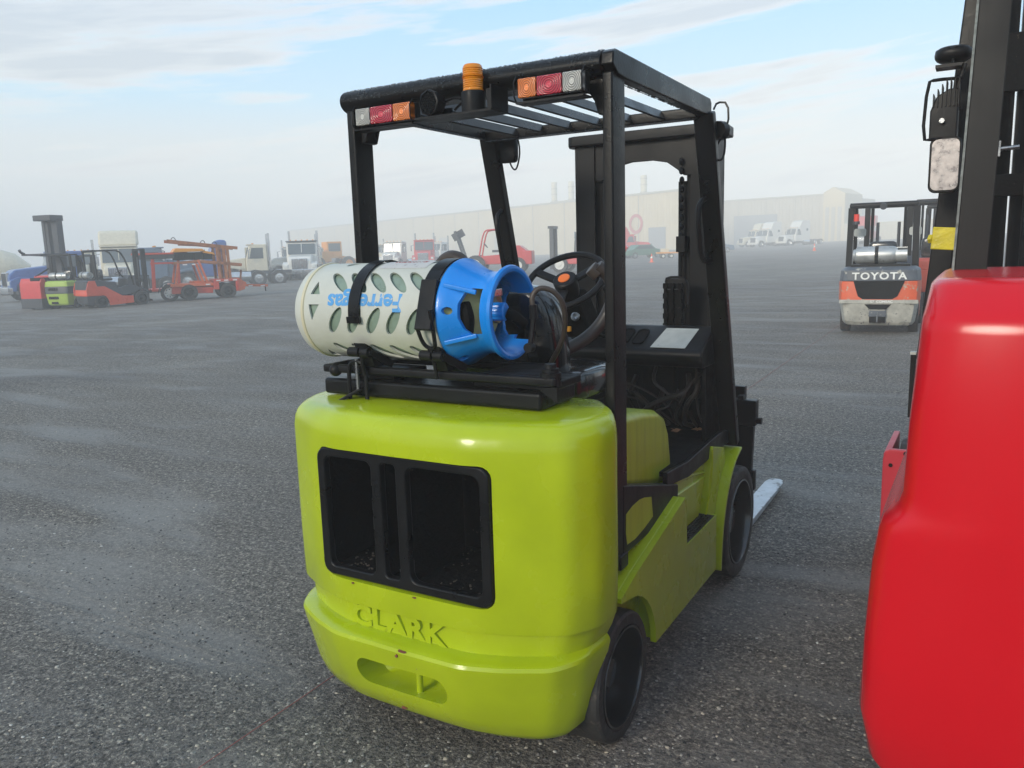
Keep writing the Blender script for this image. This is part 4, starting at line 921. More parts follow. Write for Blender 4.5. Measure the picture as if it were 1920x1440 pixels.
def lift(label, loc, rz, c_cw, c_low, c_body, c_hood, group=None, W=.55, cwh=1.05, H=2.1, band=None, fork=True, mh=2.1, R1=.26, R2=.21, L=1.95, tank=True, taglab=None, lamps=False, cwl=.42, beacon=False, lettering=None, mirrors=False, window=None, ct=.22, swoosh=None, vents=False):
    t = thing('forklift', label, 'forklift', loc, R(rz), group)
    def oc(z, y0, w_, yb=.6): 
        h = [(w_ - .2, y0), (w_ - .05, y0 + .05), (w_, y0 + .2), (w_, yb)]
        return [(-a, b, z) for a, b in h][::-1] + [(a, b, z) for a, b in h]
    MB().loft([oc(z, y0, w_, yb) for z, y0, w_, yb in ((.14, .10, W - .10, .35), (.2, .05, W - .06, .4), (cwl, .0, W - .02, .44))]).build('bumper', c_low, t, .01)
    up = MB().loft([oc(cwl, .01, W - .01), oc(cwl + .05, .0, W), oc(cwh - ct, .02, W, .62)]).build('counterweight', c_cw, t, .008)
    tp = MB().loft([oc(cwh - ct + .001, .02, W, .62), oc(cwh - .05, .03, W - .02), oc(cwh, .10, W - .08)]).build('counterweight_top', band or c_cw, t, .012)
    if window: 
        MB().prism(window[0], 'Y', -.006, .06).build('grille', BLKD, up)
    if vents:
        for x0, x1, z0, z1 in ((-.30, .12, .70, .80), (-.30, .12, .38, .48), (-.2, .06, .20, .28)):
            for k in range(4): MB().b2((x0 + k * (x1 - x0) / 4, -.012, z0), (x0 + (k + .75) * (x1 - x0) / 4, .06, z1)).build('vent', BLKD, up)
    if swoosh:
        for s in (-1, 1):
            MB().prism([(.02, .70), (.10, .95), (.15, 1.02), (.36, 1.02), (.42, .81), (.68, .81), (1.3, .43), (1.72, .40), (1.72, .14), (.83, .09), (.79, .30), (.70, .44), (.5, .51), (.02, .47)], 'X', s * (W - .03), s * (W + .012)).build('side_swoosh', swoosh, t, .006)
            MB().prism([(.15, 1.04), (.5, 1.04), (1.15, .70), (1.5, .80), (1.85, .80), (2.05, .66), (1.78, .50), (1.3, .44), (.6, .8)], 'X', s * (W - .10), s * (W - .005)).build('side_cowl', c_hood, t, .006)
    arch_ = [(.5 + .02 + (R2 + .05) * math.cos(R(a)), R2 + (R2 + .05) * math.sin(R(a))) for a in range(0, 91, 15)]
    for s in (-1, 1):
        MB().prism([(.5, .60), (1.0, .62), (1.35, .42), (L - R1 - .06, .42), (L - R1 - .06, .2), (.82, .2)] + arch_, 'X', s * .36, s * (W - .02)).build('side_panel', c_body, t, .01)
        MB().prism([(.62, .60), (.62, .82), (1.15, .80), (1.30, .52), (1.0, .61)], 'X', s * .34, s * (W - .06)).build('upper_panel', c_hood, t, .006)
        fe = [(L + (R1 + .05) * math.cos(R(a)), R1 + (R1 + .05) * math.sin(R(a))) for a in range(180, 40, -15)] + [(L + (R1 + .09) * math.cos(R(a)), R1 + .01 + (R1 + .09) * math.sin(R(a))) for a in range(45, 181, 15)]
        MB().prism(fe, 'X', s * .30, s * (W - .01)).build('fender', c_hood, t)
        MB().bar((s * (W - .10), .50, .85), (s * (W - .12), .46, H - .05), .055, .09, (1, 0, 0)).build('rear_post', BLK2, t, .004)
        MB().tube([(s * (W - .09), L - .18, .6), (s * (W - .10), L - .32, 1.3), (s * (W - .12), L - .55, H - .12), (s * (W - .13), L - .75, H - .02)], .032, 8, 2).build('front_post', BLK2, t)
        MB().bar((s * (W - .12), .46, H - .02), (s * (W - .13), L - .70, H - .01), .06, .05).build('guard_rail', BLK2, t)
        wheel2(t, s * (W + .01), L, R1, .18, s, .62, (RUB, BLK2)); wheel2(t, s * (W - .02), .55, R2, .14, s, .62, (RUB, BLK2))
        MB().b2((s * .30, L + .22, .12), (s * .385, L + .38, mh)).build('outer_rail', BLK2, t, .003)
        MB().b2((s * .24, L + .24, .14), (s * .285, L + .40, mh - .04)).build('inner_rail', BLKD, t)
        MB().cyl((s * .17, L + .30, .2), (s * .17, L + .30, mh - .3), .026, 10).build('lift_cylinder', GRYD, t)
        if fork: MB().prism([(L + .46, .05), (L + 1.5, .04), (L + 1.5, .055), (L + .50, .09), (L + .50, .55), (L + .46, .55)], 'X', s * .2, s * .30).build('fork', BLK2, t)
    MB().cyl((-W + .10, .46, H - .02), (W - .10, .46, H - .02), .045, 12).build('guard_header', BLK2, t)
    for i in range(6): MB().b2((-.30 + i * .12, .47, H - .02), (-.285 + i * .12, L - .70, H + .015)).build('guard_slat', BLK2, t)
    MB().b2((-.38, L + .23, mh - .05), (.38, L + .36, mh + .02)).build('mast_crossmember', BLK2, t)
    MB().b2((-.38, L + .20, .9), (.38, L + .23, 1.0)).build('mast_crossmember', BLK2, t)
    MB().b2((-.48, L + .41, .46), (.48, L + .45, .55)).b2((-.48, L + .41, .14), (.48, L + .45, .22)).build('carriage', BLK2, t)
    mb = MB()
    for i in range(5): mb.b2((-.4 + i * .2 - .012, L + .41, .551), (-.4 + i * .2 + .012, L + .43, 1.1))
    mb.b2((-.42, L + .41, 1.101), (.42, L + .43, 1.14)).build('load_backrest', BLK2, t)
    MB().prism([(.55, cwh - .02), (1.20, cwh - .10), (1.26, .62), (.55, .62)], 'X', -.40, .40).build('hood', c_hood, t, .03)
    softbox((0, .78, cwh + .18), (.44, .14, .42), 5, 16, 8).build('seat_back', SEATM, t)
    softbox((0, 1.0, cwh), (.46, .42, .12), 4, 16, 6).build('seat_cushion', SEATM, t)
    MB().prism([(L - .45, .62), (L - .12, .62), (L - .12, 1.15), (L - .30, 1.18), (L - .42, 1.05)], 'X', -.42, .42).build('dashboard', GRYD, t, .02)
    MB().tube([(-.08 + .15 * math.cos(a), L - .52 + .12 * math.sin(a), 1.28 + .09 * math.sin(a)) for a in [2 * math.pi * i / 18 for i in range(18)]], .013, 6, 0, True).build('steering_wheel', BLK2, t)
    MB().bar((-.08, L - .35, 1.1), (-.08, L - .51, 1.27), .04, .04).build('steering_column', BLKD, t)
    MB().b2((-.42, 1.2, .60), (.42, L - .1, .63)).build('floor_plate', BLKD, t)
    if lamps:
        for s in (-1, 1): MB().box((s * .38, .44, H - .08), (.12, .03, .05)).build('tail_lamp', LEDR, t)
    if beacon:
        MB().cyl((-W + .20, .42, H - .26), (-W + .20, .42, H - .15), .04, 12).build('beacon', LEDR, t)
        MB().cyl((-W + .20, .42, H - .31), (-W + .20, .42, H - .261), .05, 12).build('beacon_base', GRYD, t)
    if mirrors:
        for x in (-W + .22, W - .13): MB().prism(rrect(x - .09, H - .50, x + .09, H - .37, .03, 3), 'Y', .95, 1.0).build('side_mirror', LABELM, t, .004)
    if tank:
        MB().b2((-.42, .14, cwh), (.42, .46, cwh + .035)).build('tank_cradle', BLK2, t)
        th = thing('propane_tank', taglab, 'gas cylinder', loc, R(rz), 'silver propane tanks')
        zc_ = cwh + .175; r_ = .135
        MB().lathe([(-.40, .001), (-.40, .09), (-.37, .10), (-.355, r_ * .93), (-.32, r_), (.15, r_), (.20, r_ * .93), (.235, r_ * .72), (.24, .001)], (0, .30, zc_), (1, 0, 0), 24).build('cylinder_body', ALU, th)
        MB().lathe([(.20, .118), (.37, .118), (.37, .110), (.20, .110)], (0, .30, zc_), (1, 0, 0), 22, phi(40), phi(40) + 300, True).build('collar', ALU, th)
        MB().cyl((.24, .30, zc_), (.31, .30, zc_), .03, 10).build('valve', STEEL, th)
        MB().lathe([(-.025, r_ + .002), (.025, r_ + .002), (.025, r_ + .008), (-.025, r_ + .008)], (-.06, .30, zc_), (1, 0, 0), 24, closed=True).build('tank_strap', BLK2, t)
    return t
ty = lift('worn orange forklift with big white lettering and bare iron lower half', (-.02, 12.02, gz(.05, 11.83)), 3, ORGW, IRON, ORGW, GRYW, W=.585, cwh=1.05, H=2.02, mh=2.06, cwl=.50, beacon=True, mirrors=True, band=GRYW, fork=False, R1=.27, R2=.23, taglab='scuffed silver propane tank on the back of the worn orange forklift with white lettering',
    window=([(-.36, .83), (.36, .83), (.27, .60), (.20, .555), (-.22, .555), (-.29, .60)],))
WL = M_('white_letter', (.78, .78, .74), .5)
text('lettering', 'TOYOTA', .150, WL, ty, (0, .020, .905), (1, 0, 0), (0, 0, 1), .003, .004, 1.12, 1.18)
MB().b2((-.56, -.004, .485), (.56, .03, .545)).build('bumper_strip', IRON, ty, .006)
text('faint_lettering', '57  COMBAC', .055, WL, ty, (.05, -.006, .515), (1, 0, 0), (0, 0, 1), .001, .001)
MB().prism([(-.19, .475), (.19, .475), (.12, .40), (-.12, .40)], 'Y', -.004, .05).build('tow_recess', BLKD, ty)
MB().b2((-.12, -.03, .31), (.12, .02, .375)).b2((-.125, -.025, .285), (.125, .02, .31)).build('tow_block', GRYW, ty, .004)
MB().b2((-.115, -.004, .19), (.115, .03, .284)).build('tow_slot', BLKD, ty)
MB().cyl((.0, -.02, .2), (.0, -.02, .36), .012, 8).build('tow_pin', STEEL, ty)
MB().cyl((.0, .42, 1.98), (.0, .36, 1.97), .05, 16).build('work_light', GRYD, ty)
for i, (x, y, rz) in enumerate(((.52, 15.4, 2), (.62, 18.9, 1), (.72, 22.6, 0))):
    lift(('orange forklift standing directly behind the worn lettered one', 'second orange forklift back in the row behind the worn lettered one', 'farthest orange forklift of the row behind the worn lettered one')[i], (x, y, gz(x, y)), rz, ORG, GRYD, ORG, GRYD, group='row of orange forklifts on the right', fork=False, H=2.1, mh=2.2, tank=False)
lift('black and red forklift glimpsed between the mast parts of the big red forklift', (2.75, 8.6, gz(2.75, 8.6)), -2, REDF, GRYD, REDF, GRYD, fork=False, tank=False)
# the group of machines on the left
def at(x, y, z=0): return (x, y, gz(x, y) + z)
lift('bright orange and charcoal forklift seen from the side, standing front right in the left group', at(-27.6, 16.07), -10, ORG, GRYD, GRYD, GRYD, W=.58, cwh=1.05, H=2.13, mh=2.15, R1=.29, R2=.25, fork=False, L=2.05, band=GRYD, ct=.36, swoosh=ORG, taglab='silver propane tank on the orange and charcoal forklift of the left group', cwl=.46)
lift('small lime green and black forklift wedged between the orange and the red machine', at(-29.01, 15.99), 20, GRYD, LIMF, LIMF, LIMF, W=.54, cwh=1.07, H=2.05, mh=2.0, R1=.25, R2=.22, fork=False, L=1.55, band=LIMF, vents=True, taglab='silver propane tank on the small lime green forklift of the left group', cwl=.58, tank=True)
# red reach truck with a tall mast
rt_ = thing('reach_truck', 'red stand-up reach truck with a tall dark grey mast, leftmost of the left group', 'reach truck', at(-30.07, 15.77), R(14))
MB().prism([(-.15, .30), (.50, .30), (.50, 1.10), (.30, .75), (.10, 1.20), (-.05, 1.20), (-.15, 1.0)], 'X', -.50, .50).build('power_unit', REDF, rt_, .03, 3)
MB().prism([(.55, .30), (1.30, .30), (1.30, 1.30), (.90, 1.32), (.55, 1.28)], 'X', -.50, .50).build('battery_case', REDF, rt_, .03, 3)
MB().b2((.0, -.10, .62), (.46, .54, 1.22)).build('operator_bay', BLKD, rt_)
MB().b2((-.51, -.16, .06), (.51, 1.31, .44)).build('skirt', GRYD, rt_, .02)
MB().bar((-.4, .55, 1.25), (-.4, 1.2, 1.55), .05, .05).build('back_rest', BLKD, rt_)
for s in (-1, 1):
    MB().b2((s * .24 - .24, 1.32, .1), (s * .37 - .24, 1.62, 3.60)).build('outer_rail', GRYD, rt_, .006)
    MB().b2((s * .09 - .24, 1.34, .14), (s * .225 - .24, 1.58, 3.45)).build('inner_rail', GRYD, rt_)
    MB().b2((s * .38, 1.6, .05), (s * .50, 3.0, .17)).build('outrigger', GRYD, rt_)
    wheel2(rt_, s * .53, .35, .14, .08, s, .6, (RUB, GRYD))
    MB().bar((s * .42, 1.40, 2.05), (s * .42, .3, 2.10), .06, .07).build('guard_arm', GRYD, rt_)
MB().b2((-.70, 1.02, 3.40), (.16, 1.66, 3.62)).build('mast_top_plate', GRYD, rt_, .02)
MB().b2((-.45, 1.64, .9), (.45, 1.70, 1.6)).build('reach_carriage', BLK2, rt_)
MB().b2((-.48, .1, 2.06), (.48, 1.4, 2.13)).build('guard_roof', GRYD, rt_, .01)
MB().tube([(-.35, .12, 2.13), (-.35, -.05, 2.2), (-.33, -.1, 2.28)], .05, 8).build('work_light', GRYD, rt_)
# trailers
ORT = M_('trailer_orange', (.62, .115, .035), .5, var=.15, c2=(.28, .10, .04), c2amt=.0, c2scale=5)
REDT = M_('trailer_red', (.55, .055, .03), .45, var=.1)
RUST = M_('rusty_steel', (.36, .13, .05), .7, var=.25, c2=(.20, .07, .03), c2amt=.2, c2scale=4)
REFL = M_('reflective_tape', (.8, .72, .68), .4)
def frame(p, name, pts, w, m):
    for a, b in pts: MB().bar(a, b, w, w).build(name, m, p)
t1 = thing('trailer', 'small red traffic equipment trailer with a white spoked wheel and folded board on top', 'trailer', at(-28.08, 19.74), R(-38))
MB().b2((-.75, -.7, .42), (.75, 1.0, .52)).build('chassis', REDT, t1, .01)
frame(t1, 'upright', [((s * .6, y, .52), (s * .6, y + .05, 1.75)) for s in (-1, 1) for y in (-.15, .82)], .09, REDT)
frame(t1, 'cross_rail', [((s * .6, -.18, 1.55), (s * .6, .88, 1.55)) for s in (-1, 1)], .07, REDT)
MB().b2((-.7, -.85, 1.90), (.7, 1.25, 1.97)).build('folded_board', REDT, t1, .01)
MB().b2((-.66, -.80, 1.72), (.66, 1.15, 1.895)).build('light_panel', GRYD, t1, .01)
for s in (-1, 1):
    fe = [(.45 + .43 * math.cos(R(a)), .36 + .43 * math.sin(R(a))) for a in range(0, 181, 20)] + [(.45 + .40 * math.cos(R(a)), .36 + .40 * math.sin(R(a))) for a in range(180, -1, -20)]
    MB().prism(fe, 'X', s * .76, s * .98).build('mudguard', GRYD, t1)
    tw = wheel2(t1, s * .97, .45, .35, .18, s, .62, (RUB, WHT))
    for k in range(8):
        a = 2 * math.pi * k / 8; MB().cyl((s * .972, .45 + .15 * math.cos(a), .35 + .15 * math.sin(a)), (s * .977, .45 + .15 * math.cos(a), .35 + .15 * math.sin(a)), .022, 8).build('rim_hole', BLKD, tw)
t2 = thing('trailer', 'long orange work trailer stacked with rusty frames and a black pack under yellow covers', 'trailer', at(-26.96, 20.46), R(-32))
MB().prism([(-.80, .28), (.78, .26), (.78, .52), (-.75, .56)], 'X', -.70, .70).build('axle_box', REDT, t2, .02)
MB().b2((-.78, -.82, .56), (.78, .80, .68)).build('chassis', ORT, t2, .01)
MB().prism([(.78, .40), (1.0, .40), (1.0, .70), (1.66, .72), (1.66, .30), (1.78, .30), (1.78, .80), (.84, .82)], 'X', -.88, .90).build('wheel_box', REDT, t2, .01)
MB().prism([(1.785, .28), (2.02, .36), (2.10, .62), (1.785, .84)], 'X', -.8, .8).build('nose_plate', ORT, t2, .01)
for y in (-.15, 1.35):
    for s in (-1, 1): wheel2(t2, s * .88, y, .32, .2, s, .6, (RUB, BLK2))
frame(t2, 'strut', [((s * .70, -.62, .68), (s * .66, -.46, 1.50)) for s in (-1, 1)] + [((s * .70, .62, .60), (s * .66, .30, 1.62)) for s in (-1, 1)] + [((s * .70, .22, 1.45), (s * .70, .42, .68)) for s in (-1, 1)], .085, ORT)
frame(t2, 'upright', [((s * .62, y, .80), (s * .62, y - .03, z)) for s in (-1, 1) for y, z in ((1.10, 2.12), (1.36, 2.08), (1.50, 2.04))], .11, RUST)
MB().bar((.15, .0, .72), (.15, .75, .72), .9, .10).build('folded_ramp', ORT, t2, .01)
MB().bar((0, -.60, 1.50), (0, .35, 1.56), 1.35, .10).build('lower_deck', RUST, t2, .01)
MB().bar((0, .30, 1.56), (0, 2.0, 1.36), 1.35, .12).build('sloping_deck', RUST, t2, .01)
for k in range(4): MB().b2((-.60, -.55 + k * .36, 1.62), (.60, -.20 + k * .36, 1.93)).build('cushion_pack', BLKD, t2, .015)
MB().prism([(-.62, 1.94), (-.50, 2.10), (.50, 2.06), (.62, 1.96)], 'X', -.68, .68).build('yellow_cover', YELP, t2, .01)
MB().prism([(.50, 1.90), (.60, 1.97), (.90, 1.90), (1.0, 1.80)], 'X', -.66, .66).build('yellow_cover', YELP, t2, .01)
for s in (-1, 1):
    MB().bar((s * .62, -.80, 2.40), (s * .62, 1.88, 2.05), .10, .12).build('folded_frame_rail', RUST, t2)
    MB().bar((s * .40, -.30, 2.26), (s * .40, 1.2, 2.16), .07, .08).build('folded_frame_rail', RUST, t2)
for k in range(6): MB().bar((-.62, -.7 + k * .48, 2.39 - k * .062), (.62, -.7 + k * .48, 2.39 - k * .062), .07, .07).build('folded_frame_rung', RUST, t2)
for y, z in ((-.55, 2.44), (.55, 2.30), (1.0, 2.24)): MB().tube([(.6, y - .1, z - .04), (.6, y - .05, z + .08), (.6, y + .05, z + .08), (.6, y + .1, z - .06)], .015, 6).build('cable_loop', BLK2, t2)
MB().bar((0, 2.0, .50), (0, 3.1, .44), .10, .10).build('drawbar', ORT, t2)
MB().bar((0, 2.0, .75), (.0, 2.05, 1.15), .07, .07).build('winch_post', RUST, t2)
MB().bar((0, 3.0, .44), (0, 3.0, .2), .05, .05).build('jack_leg', BLK2, t2)
for x, y, z in ((.905, .9, .76), (.905, 1.2, .76), (.905, 1.55, .76), (.79, .5, .62), (.055, 2.3, .46), (.055, 2.8, .44), (.72, -.3, 1.44), (.72, .05, 1.44)): MB().b2((x, y, z - .025), (x + .008, y + .17, z + .025)).build('reflector', REFL, t2)
# ------------------------------------------------------------------ trucks
def truck(label, loc, rz, c, sleeper=False, group=None, L=6.5, hood=2.0, H=2.9, stacks=True, roof=False, cabover=False, c2=None, body=None, low=False):
    t = thing('truck', label, 'truck', loc, R(rz), group)
    W = 1.2; hy = 0   # nose at y=0, truck extends to -y; faces +Y
    hz = 1.75
    MB().prism([(-.1, .55), (0, .75), (-.05, 1.35), (-.35, hz - .12), (-hood, hz + .05), (-hood, .55)], 'X', -.80, .80).build('hood', c, t, .10, 3)
    MB().b2((-.55, -.12, .75), (.55, .03, 1.5)).build('grille', CHR if not low else GRYD, t, .03)
    for i in range(9): MB().b2((-.5 + i * .12, .031, .80), (-.47 + i * .12, .045, 1.45)).build('grille_bar', GRYD, t)
    MB().b2((-1.2, -.10, .42), (1.2, .16, .76)).build('bumper', CHR if not low else c, t, .04)
    cab = MB().prism([(-hood, .7), (-hood, hz - .1), (-hood - .25, H - .12), (-hood - .5, H), (-hood - 1.45, H), (-hood - 1.5, .7)], 'X', -1.08, 1.08).build('cab', c, t, .08, 3)
    MB().prism([(-hood - .01, hz + .05), (-hood - .215, H - .22), (-hood - .15, H - .20), (-hood + .03, hz + .05)], 'X', -.95, .95).build('windshield', GLASS, t, .01)
    MB().b2((-.02, -hood - .20, hz), (.02, -hood + .0, H - .2)).build('windshield_post', c, t)
    MB().b2((-1.1, -hood - .55, H - .06), (1.1, -hood - .12, H + .02)).build('sun_visor', c2 or c, t, .02)
    for i in range(5): MB().b2((-.8 + i * .4 - .05, -hood - .6, H + .021), (-.8 + i * .4 + .05, -hood - .5, H + .09)).build('marker_lamp', YELP, t)
    for s in (-1, 1):
        MB().prism([(-hood - .25, hz - .05), (-hood - .42, H - .25), (-hood - 1.2, H - .25), (-hood - 1.2, hz - .05)], 'X', s * 1.06, s * 1.092).build('side_window', GLASS, t, .01)
        MB().prism([(.02 + .0, .58), (-.02, 1.10), (-.45, 1.28), (-1.25, 1.15), (-1.45, .75), (-1.35, .70), (-1.15, 1.0), (-.55, 1.08), (-.30, .85), (-.25, .55)], 'X', s * .75, s * 1.18).build('fender', c, t, .04)
        MB().b2((s * .82, -.03, .86), (s * 1.08, .05, 1.06)).build('headlight', LEDW, t, .02)
        wheel2(t, s * 1.18, -.85, .50, .30, s, .58, (RUB, CHR), 'tyre')
        for y in (-L + .9, -L + 2.15):
            wheel2(t, s * 1.22, y, .50, .52, s, .58, (RUB, CHR), 'tyre')
        MB().b2((s * 1.30, -hood - .25, 1.7), (s * 1.42, -hood - .15, 2.3)).build('side_mirror', CHR, t, .02)
        MB().bar((s * 1.08, -hood - .3, 2.35), (s * 1.38, -hood - .2, 2.28), .03, .03).build('mirror_arm', GRYD, t)
        MB().cyl((s * .95, -hood - 1.6, .62), (s * .95, -hood - 2.9, .62), .30, 16).build('fuel_tank', CHR, t)
        if stacks: MB().cyl((s * 1.0, -hood - 1.62, .9), (s * 1.0, -hood - 1.62, H + .75), .085, 10).build('exhaust_stack', CHR, t)
        MB().b2((s * .35, -L, .75), (s * .45, -hood - 1.5, .95)).build('frame_rail', GRYD, t)
    if sleeper:
        MB().prism([(-hood - 1.52, .7), (-hood - .75, H), (-hood - 1.2, H + .95), (-hood - 1.7, H + 1.15), (-hood - 3.0, H + 1.15), (-hood - 3.05, .7)] if roof else [(-hood - 1.52, .7), (-hood - 1.52, H), (-hood - 3.0, H), (-hood - 3.0, .7)], 'X', -1.12, 1.12).build('sleeper', c, t, .10, 3)
        for s in (-1, 1): MB().b2((s * 1.115, -hood - 2.6, H - .5), (s * 1.135, -hood - 2.2, H - .15)).build('sleeper_window', GLASS, t)
    elif roof:
        MB().prism([(-hood - .4, H + .02), (-hood - .8, H + .85), (-hood - 1.1, H + 1.0), (-hood - 1.6, H + .95), (-hood - 1.6, H + .02)], 'X', -1.15, 1.15).build('roof_fairing', c, t, .16, 4)
    return t
def away(p): return math.degrees(math.atan2(-(p[0] - CAM.x), p[1] - CAM.y))   # heading that points away from where the photographer stands
truck('white heavy truck with tall twin stacks, facing the viewer left of the green forklift', at(-40.2, 39.9), away((-40.2, 39.9)) + 180 - 6, WHT, L=7, hood=1.9, H=2.75, c2=GRYD)
truck('royal blue truck with chrome bumper facing left, behind the red reach truck', at(-41.5, 20.7), away((-41.5, 20.7)) + 100, BLU, L=8.5, hood=2.0, H=2.5, stacks=False)
truck('white truck with tall rounded roof fairing standing behind the orange forklift', at(-44.9, 29.2), away((-44.9, 29.2)) + 180 - 5, WHT2, L=6, hood=1.6, H=2.85, roof=True, stacks=False)
truck('slate blue truck chassis facing right behind the small red trailer', at(-38.0, 29.8), away((-38.0, 29.8)) - 84, BLU2, L=8.0, hood=1.8, H=2.45, stacks=False)
truck('dark blue sleeper truck whose pointed roof shows above the orange trailer', at(-42.2, 30.6), away((-42.2, 30.6)) + 90, BLU, sleeper=False, roof=True, H=1.95, L=7.5, stacks=False)
truck('cream cab truck facing left with stacks, right behind the orange trailer', at(-45.7, 37.7), away((-45.7, 37.7)) + 90, WHT2, L=6.5, hood=1.7, H=2.7)
truck('white truck facing left just beside the white heavy truck with stacks', at(-44.4, 41.0), away((-44.4, 41.0)) + 90, WHT, L=6.5, hood=1.9, H=2.6)
truck('small white cab truck right of the left rear post of the green forklift', at(-53.5, 66.0), away((-53.5, 66.0)) + 180 - 25, WHT, L=6.5, hood=1.2, H=2.85, stacks=False)
truck('red truck with twin chrome stacks facing the viewer above the white gas cylinder', at(-49.3, 66.6), away((-49.3, 66.6)) + 180 - 4, REDF, L=7, hood=2.0, H=2.85)
for i, (x, y) in enumerate(((-31.4, 131.5), (-27.4, 133.4))):
    truck(('left one of the two white sleeper trucks before the far building', 'right one of the two white sleeper trucks before the far building')[i], at(x, y), away((x, y)) + 180 - 48, WHT, sleeper=True, roof=True, H=2.85, L=8.2, stacks=False, group='white sleeper trucks before the far building', low=True)
truck('pale third sleeper truck half hidden behind the two white sleeper trucks', at(-35.3, 139.0), away((-35.3, 139.0)) + 180 - 60, WHT2, sleeper=True, roof=True, H=2.85, L=8.2, stacks=False, low=True)
truck('red sleeper truck in the haze right of the green forklift mast', at(-37.6, 127.0), away((-37.6, 127.0)) + 180 - 10, REDF, sleeper=True, roof=True, H=2.85, L=8, stacks=False)
truck('dull red sleeper truck in the haze seen through the green forklift cab', at(-36.6, 99.5), away((-36.6, 99.5)) - 90, REDF, sleeper=True, roof=True, H=2.7, L=8, stacks=False)
truck('red truck fading into the haze left of the worn lettered forklift', at(-12.9, 113.0), away((-12.9, 113.0)) + 170, REDF, sleeper=True, roof=True, H=2.6, L=8, stacks=False)
for i, (x, y, c_) in enumerate(((-63.5, 62.5, WHT2), (-58.0, 56.5, WHT), (-49.3, 29.0, WHT2), (-78.0, 84.0, REDT), (-60.0, 74.5, WHT2), (-55.6, 75.2, WHT))):
    truck(('cream truck in the haze behind the orange trailer', 'white truck in the haze left of the heavy truck with stacks', 'cream truck at the far left behind the blue truck', 'red truck faint in the haze between the left machines', 'cream truck faint behind the small white cab truck', 'white truck faint beside the red truck with chrome stacks')[i], at(x, y), away((x, y)) + 180 + rnd.uniform(-50, 50), c_, L=7, hood=1.8, H=2.7, sleeper=(i % 2 == 0), group='trucks fading in the haze')
# cement mixer
mx = thing('mixer_truck', 'beige cement mixer truck at the left edge behind the blue truck', 'cement mixer', at(-58, 27.5), R(away((-58, 27.5)) + 80))
mb = MB().lathe([(-2.2, .001), (-2.2, .5), (-1.2, 1.05), (.2, 1.2), (1.3, .95), (2.2, .45), (2.2, .001)], (0, -1, 2.1), (0, 1, .25), 20); mb.build('drum', WHT2, mx)
MB().b2((-1.1, 1.6, .7), (1.1, 3.2, 2.6)).build('cab', WHT2, mx, .1, 3); MB().b2((-.5, -3.8, .8), (.5, 1.6, 1.0)).build('frame_rail', GRYD, mx)
for y in (-3, -1.7, 2.3):
    for s in (-1, 1): wheel2(mx, s * 1.2, y, .5, .3, s, .6, (RUB, GRYD))
# wheel loader in the haze
ld = thing('wheel_loader', 'orange wheel loader fading in the haze right of the white heavy truck', 'loader', at(-64.0, 69.0), R(away((-64.0, 69.0)) - 70))
MB().b2((-1.2, -3.2, 1.0), (1.2, -.6, 2.2)).build('engine_cover', YELP, ld, .1); MB().b2((-.9, -1.0, 1.4), (.9, .8, 3.3)).build('cab', YELP, ld, .08)
MB().b2((-.92, -.8, 2.2), (.92, .6, 3.1)).build('cab_window', GLASS, ld); MB().bar((0, .5, 1.6), (0, 3.4, .9), .5, .4).build('lift_arm', YELP, ld)
MB().prism([(3.2, .2), (4.3, .15), (4.1, .3), (3.5, .5), (3.6, 1.4), (3.2, 1.2)], 'X', -1.4, 1.4).build('bucket', GRYD, ld)
for y in (-2.2, 1.4):
    for s in (-1, 1): wheel2(ld, s * 1.4, y, .8, .5, s, .55, (RUB, YELP))
# open red rough-terrain forklift
rr = thing('rough_terrain_forklift', 'open red rough terrain forklift with canopy and tilted grey mast, seen over the blue collar', 'forklift', at(-25.9, 42.8), R(away((-25.9, 42.8)) + 90 - 8))
MB().prism([(-2.3, .6), (-2.3, 1.3), (-1.7, 1.75), (-.9, 1.7), (-.4, 1.2), (1.3, 1.1), (1.3, .6)], 'X', -.85, .85).build('body', REDF, rr, .06)
MB().b2((-.95, -2.5, .55), (.95, -1.9, 1.4)).build('counterweight', REDF, rr, .06)
for s in (-1, 1):
    MB().tube([(s * .6, .9, 1.1), (s * .6, .6, 2.6), (s * .6, .3, 2.78), (s * .6, -.8, 2.75)], .05, 8, 2).build('canopy_post', REDF, rr)
    MB().bar((s * .6, -.8, 2.75), (s * .6, -.7, 1.6), .08, .08).build('rear_post', GRYD, rr)
    MB().bar((s * .40, 1.75, .5), (s * .40, 2.45, 2.75), .14, .22, (1, 0, 0)).build('outer_rail', GRYD, rr)
    for y, r_ in ((1.1, .6), (-1.6, .5)): wheel2(rr, s * 1.1, y, r_, .38, s, .55, (RUB, WHT))
MB().bar((0, 2.2, 2.3), (0, 2.42, 2.72), .8, .10, (1, 0, 0)).build('mast_crossmember', GRYD, rr); MB().b2((-.62, -.8, 2.74), (.62, .35, 2.80)).build('canopy', REDF, rr)
softbox((0, -.5, 1.7), (.5, .2, .6), 4).build('seat_back', GRYD, rr); MB().b2((-.3, -.4, 1.35), (.3, .1, 1.5)).build('seat_cushion', GRYD, rr)
MB().tube([(.2 * math.cos(a), .55 + .12 * math.sin(a), 1.8 + .14 * math.sin(a)) for a in [2 * math.pi * i / 16 for i in range(16)]], .02, 6, 0, True).build('steering_wheel', GRYD, rr)
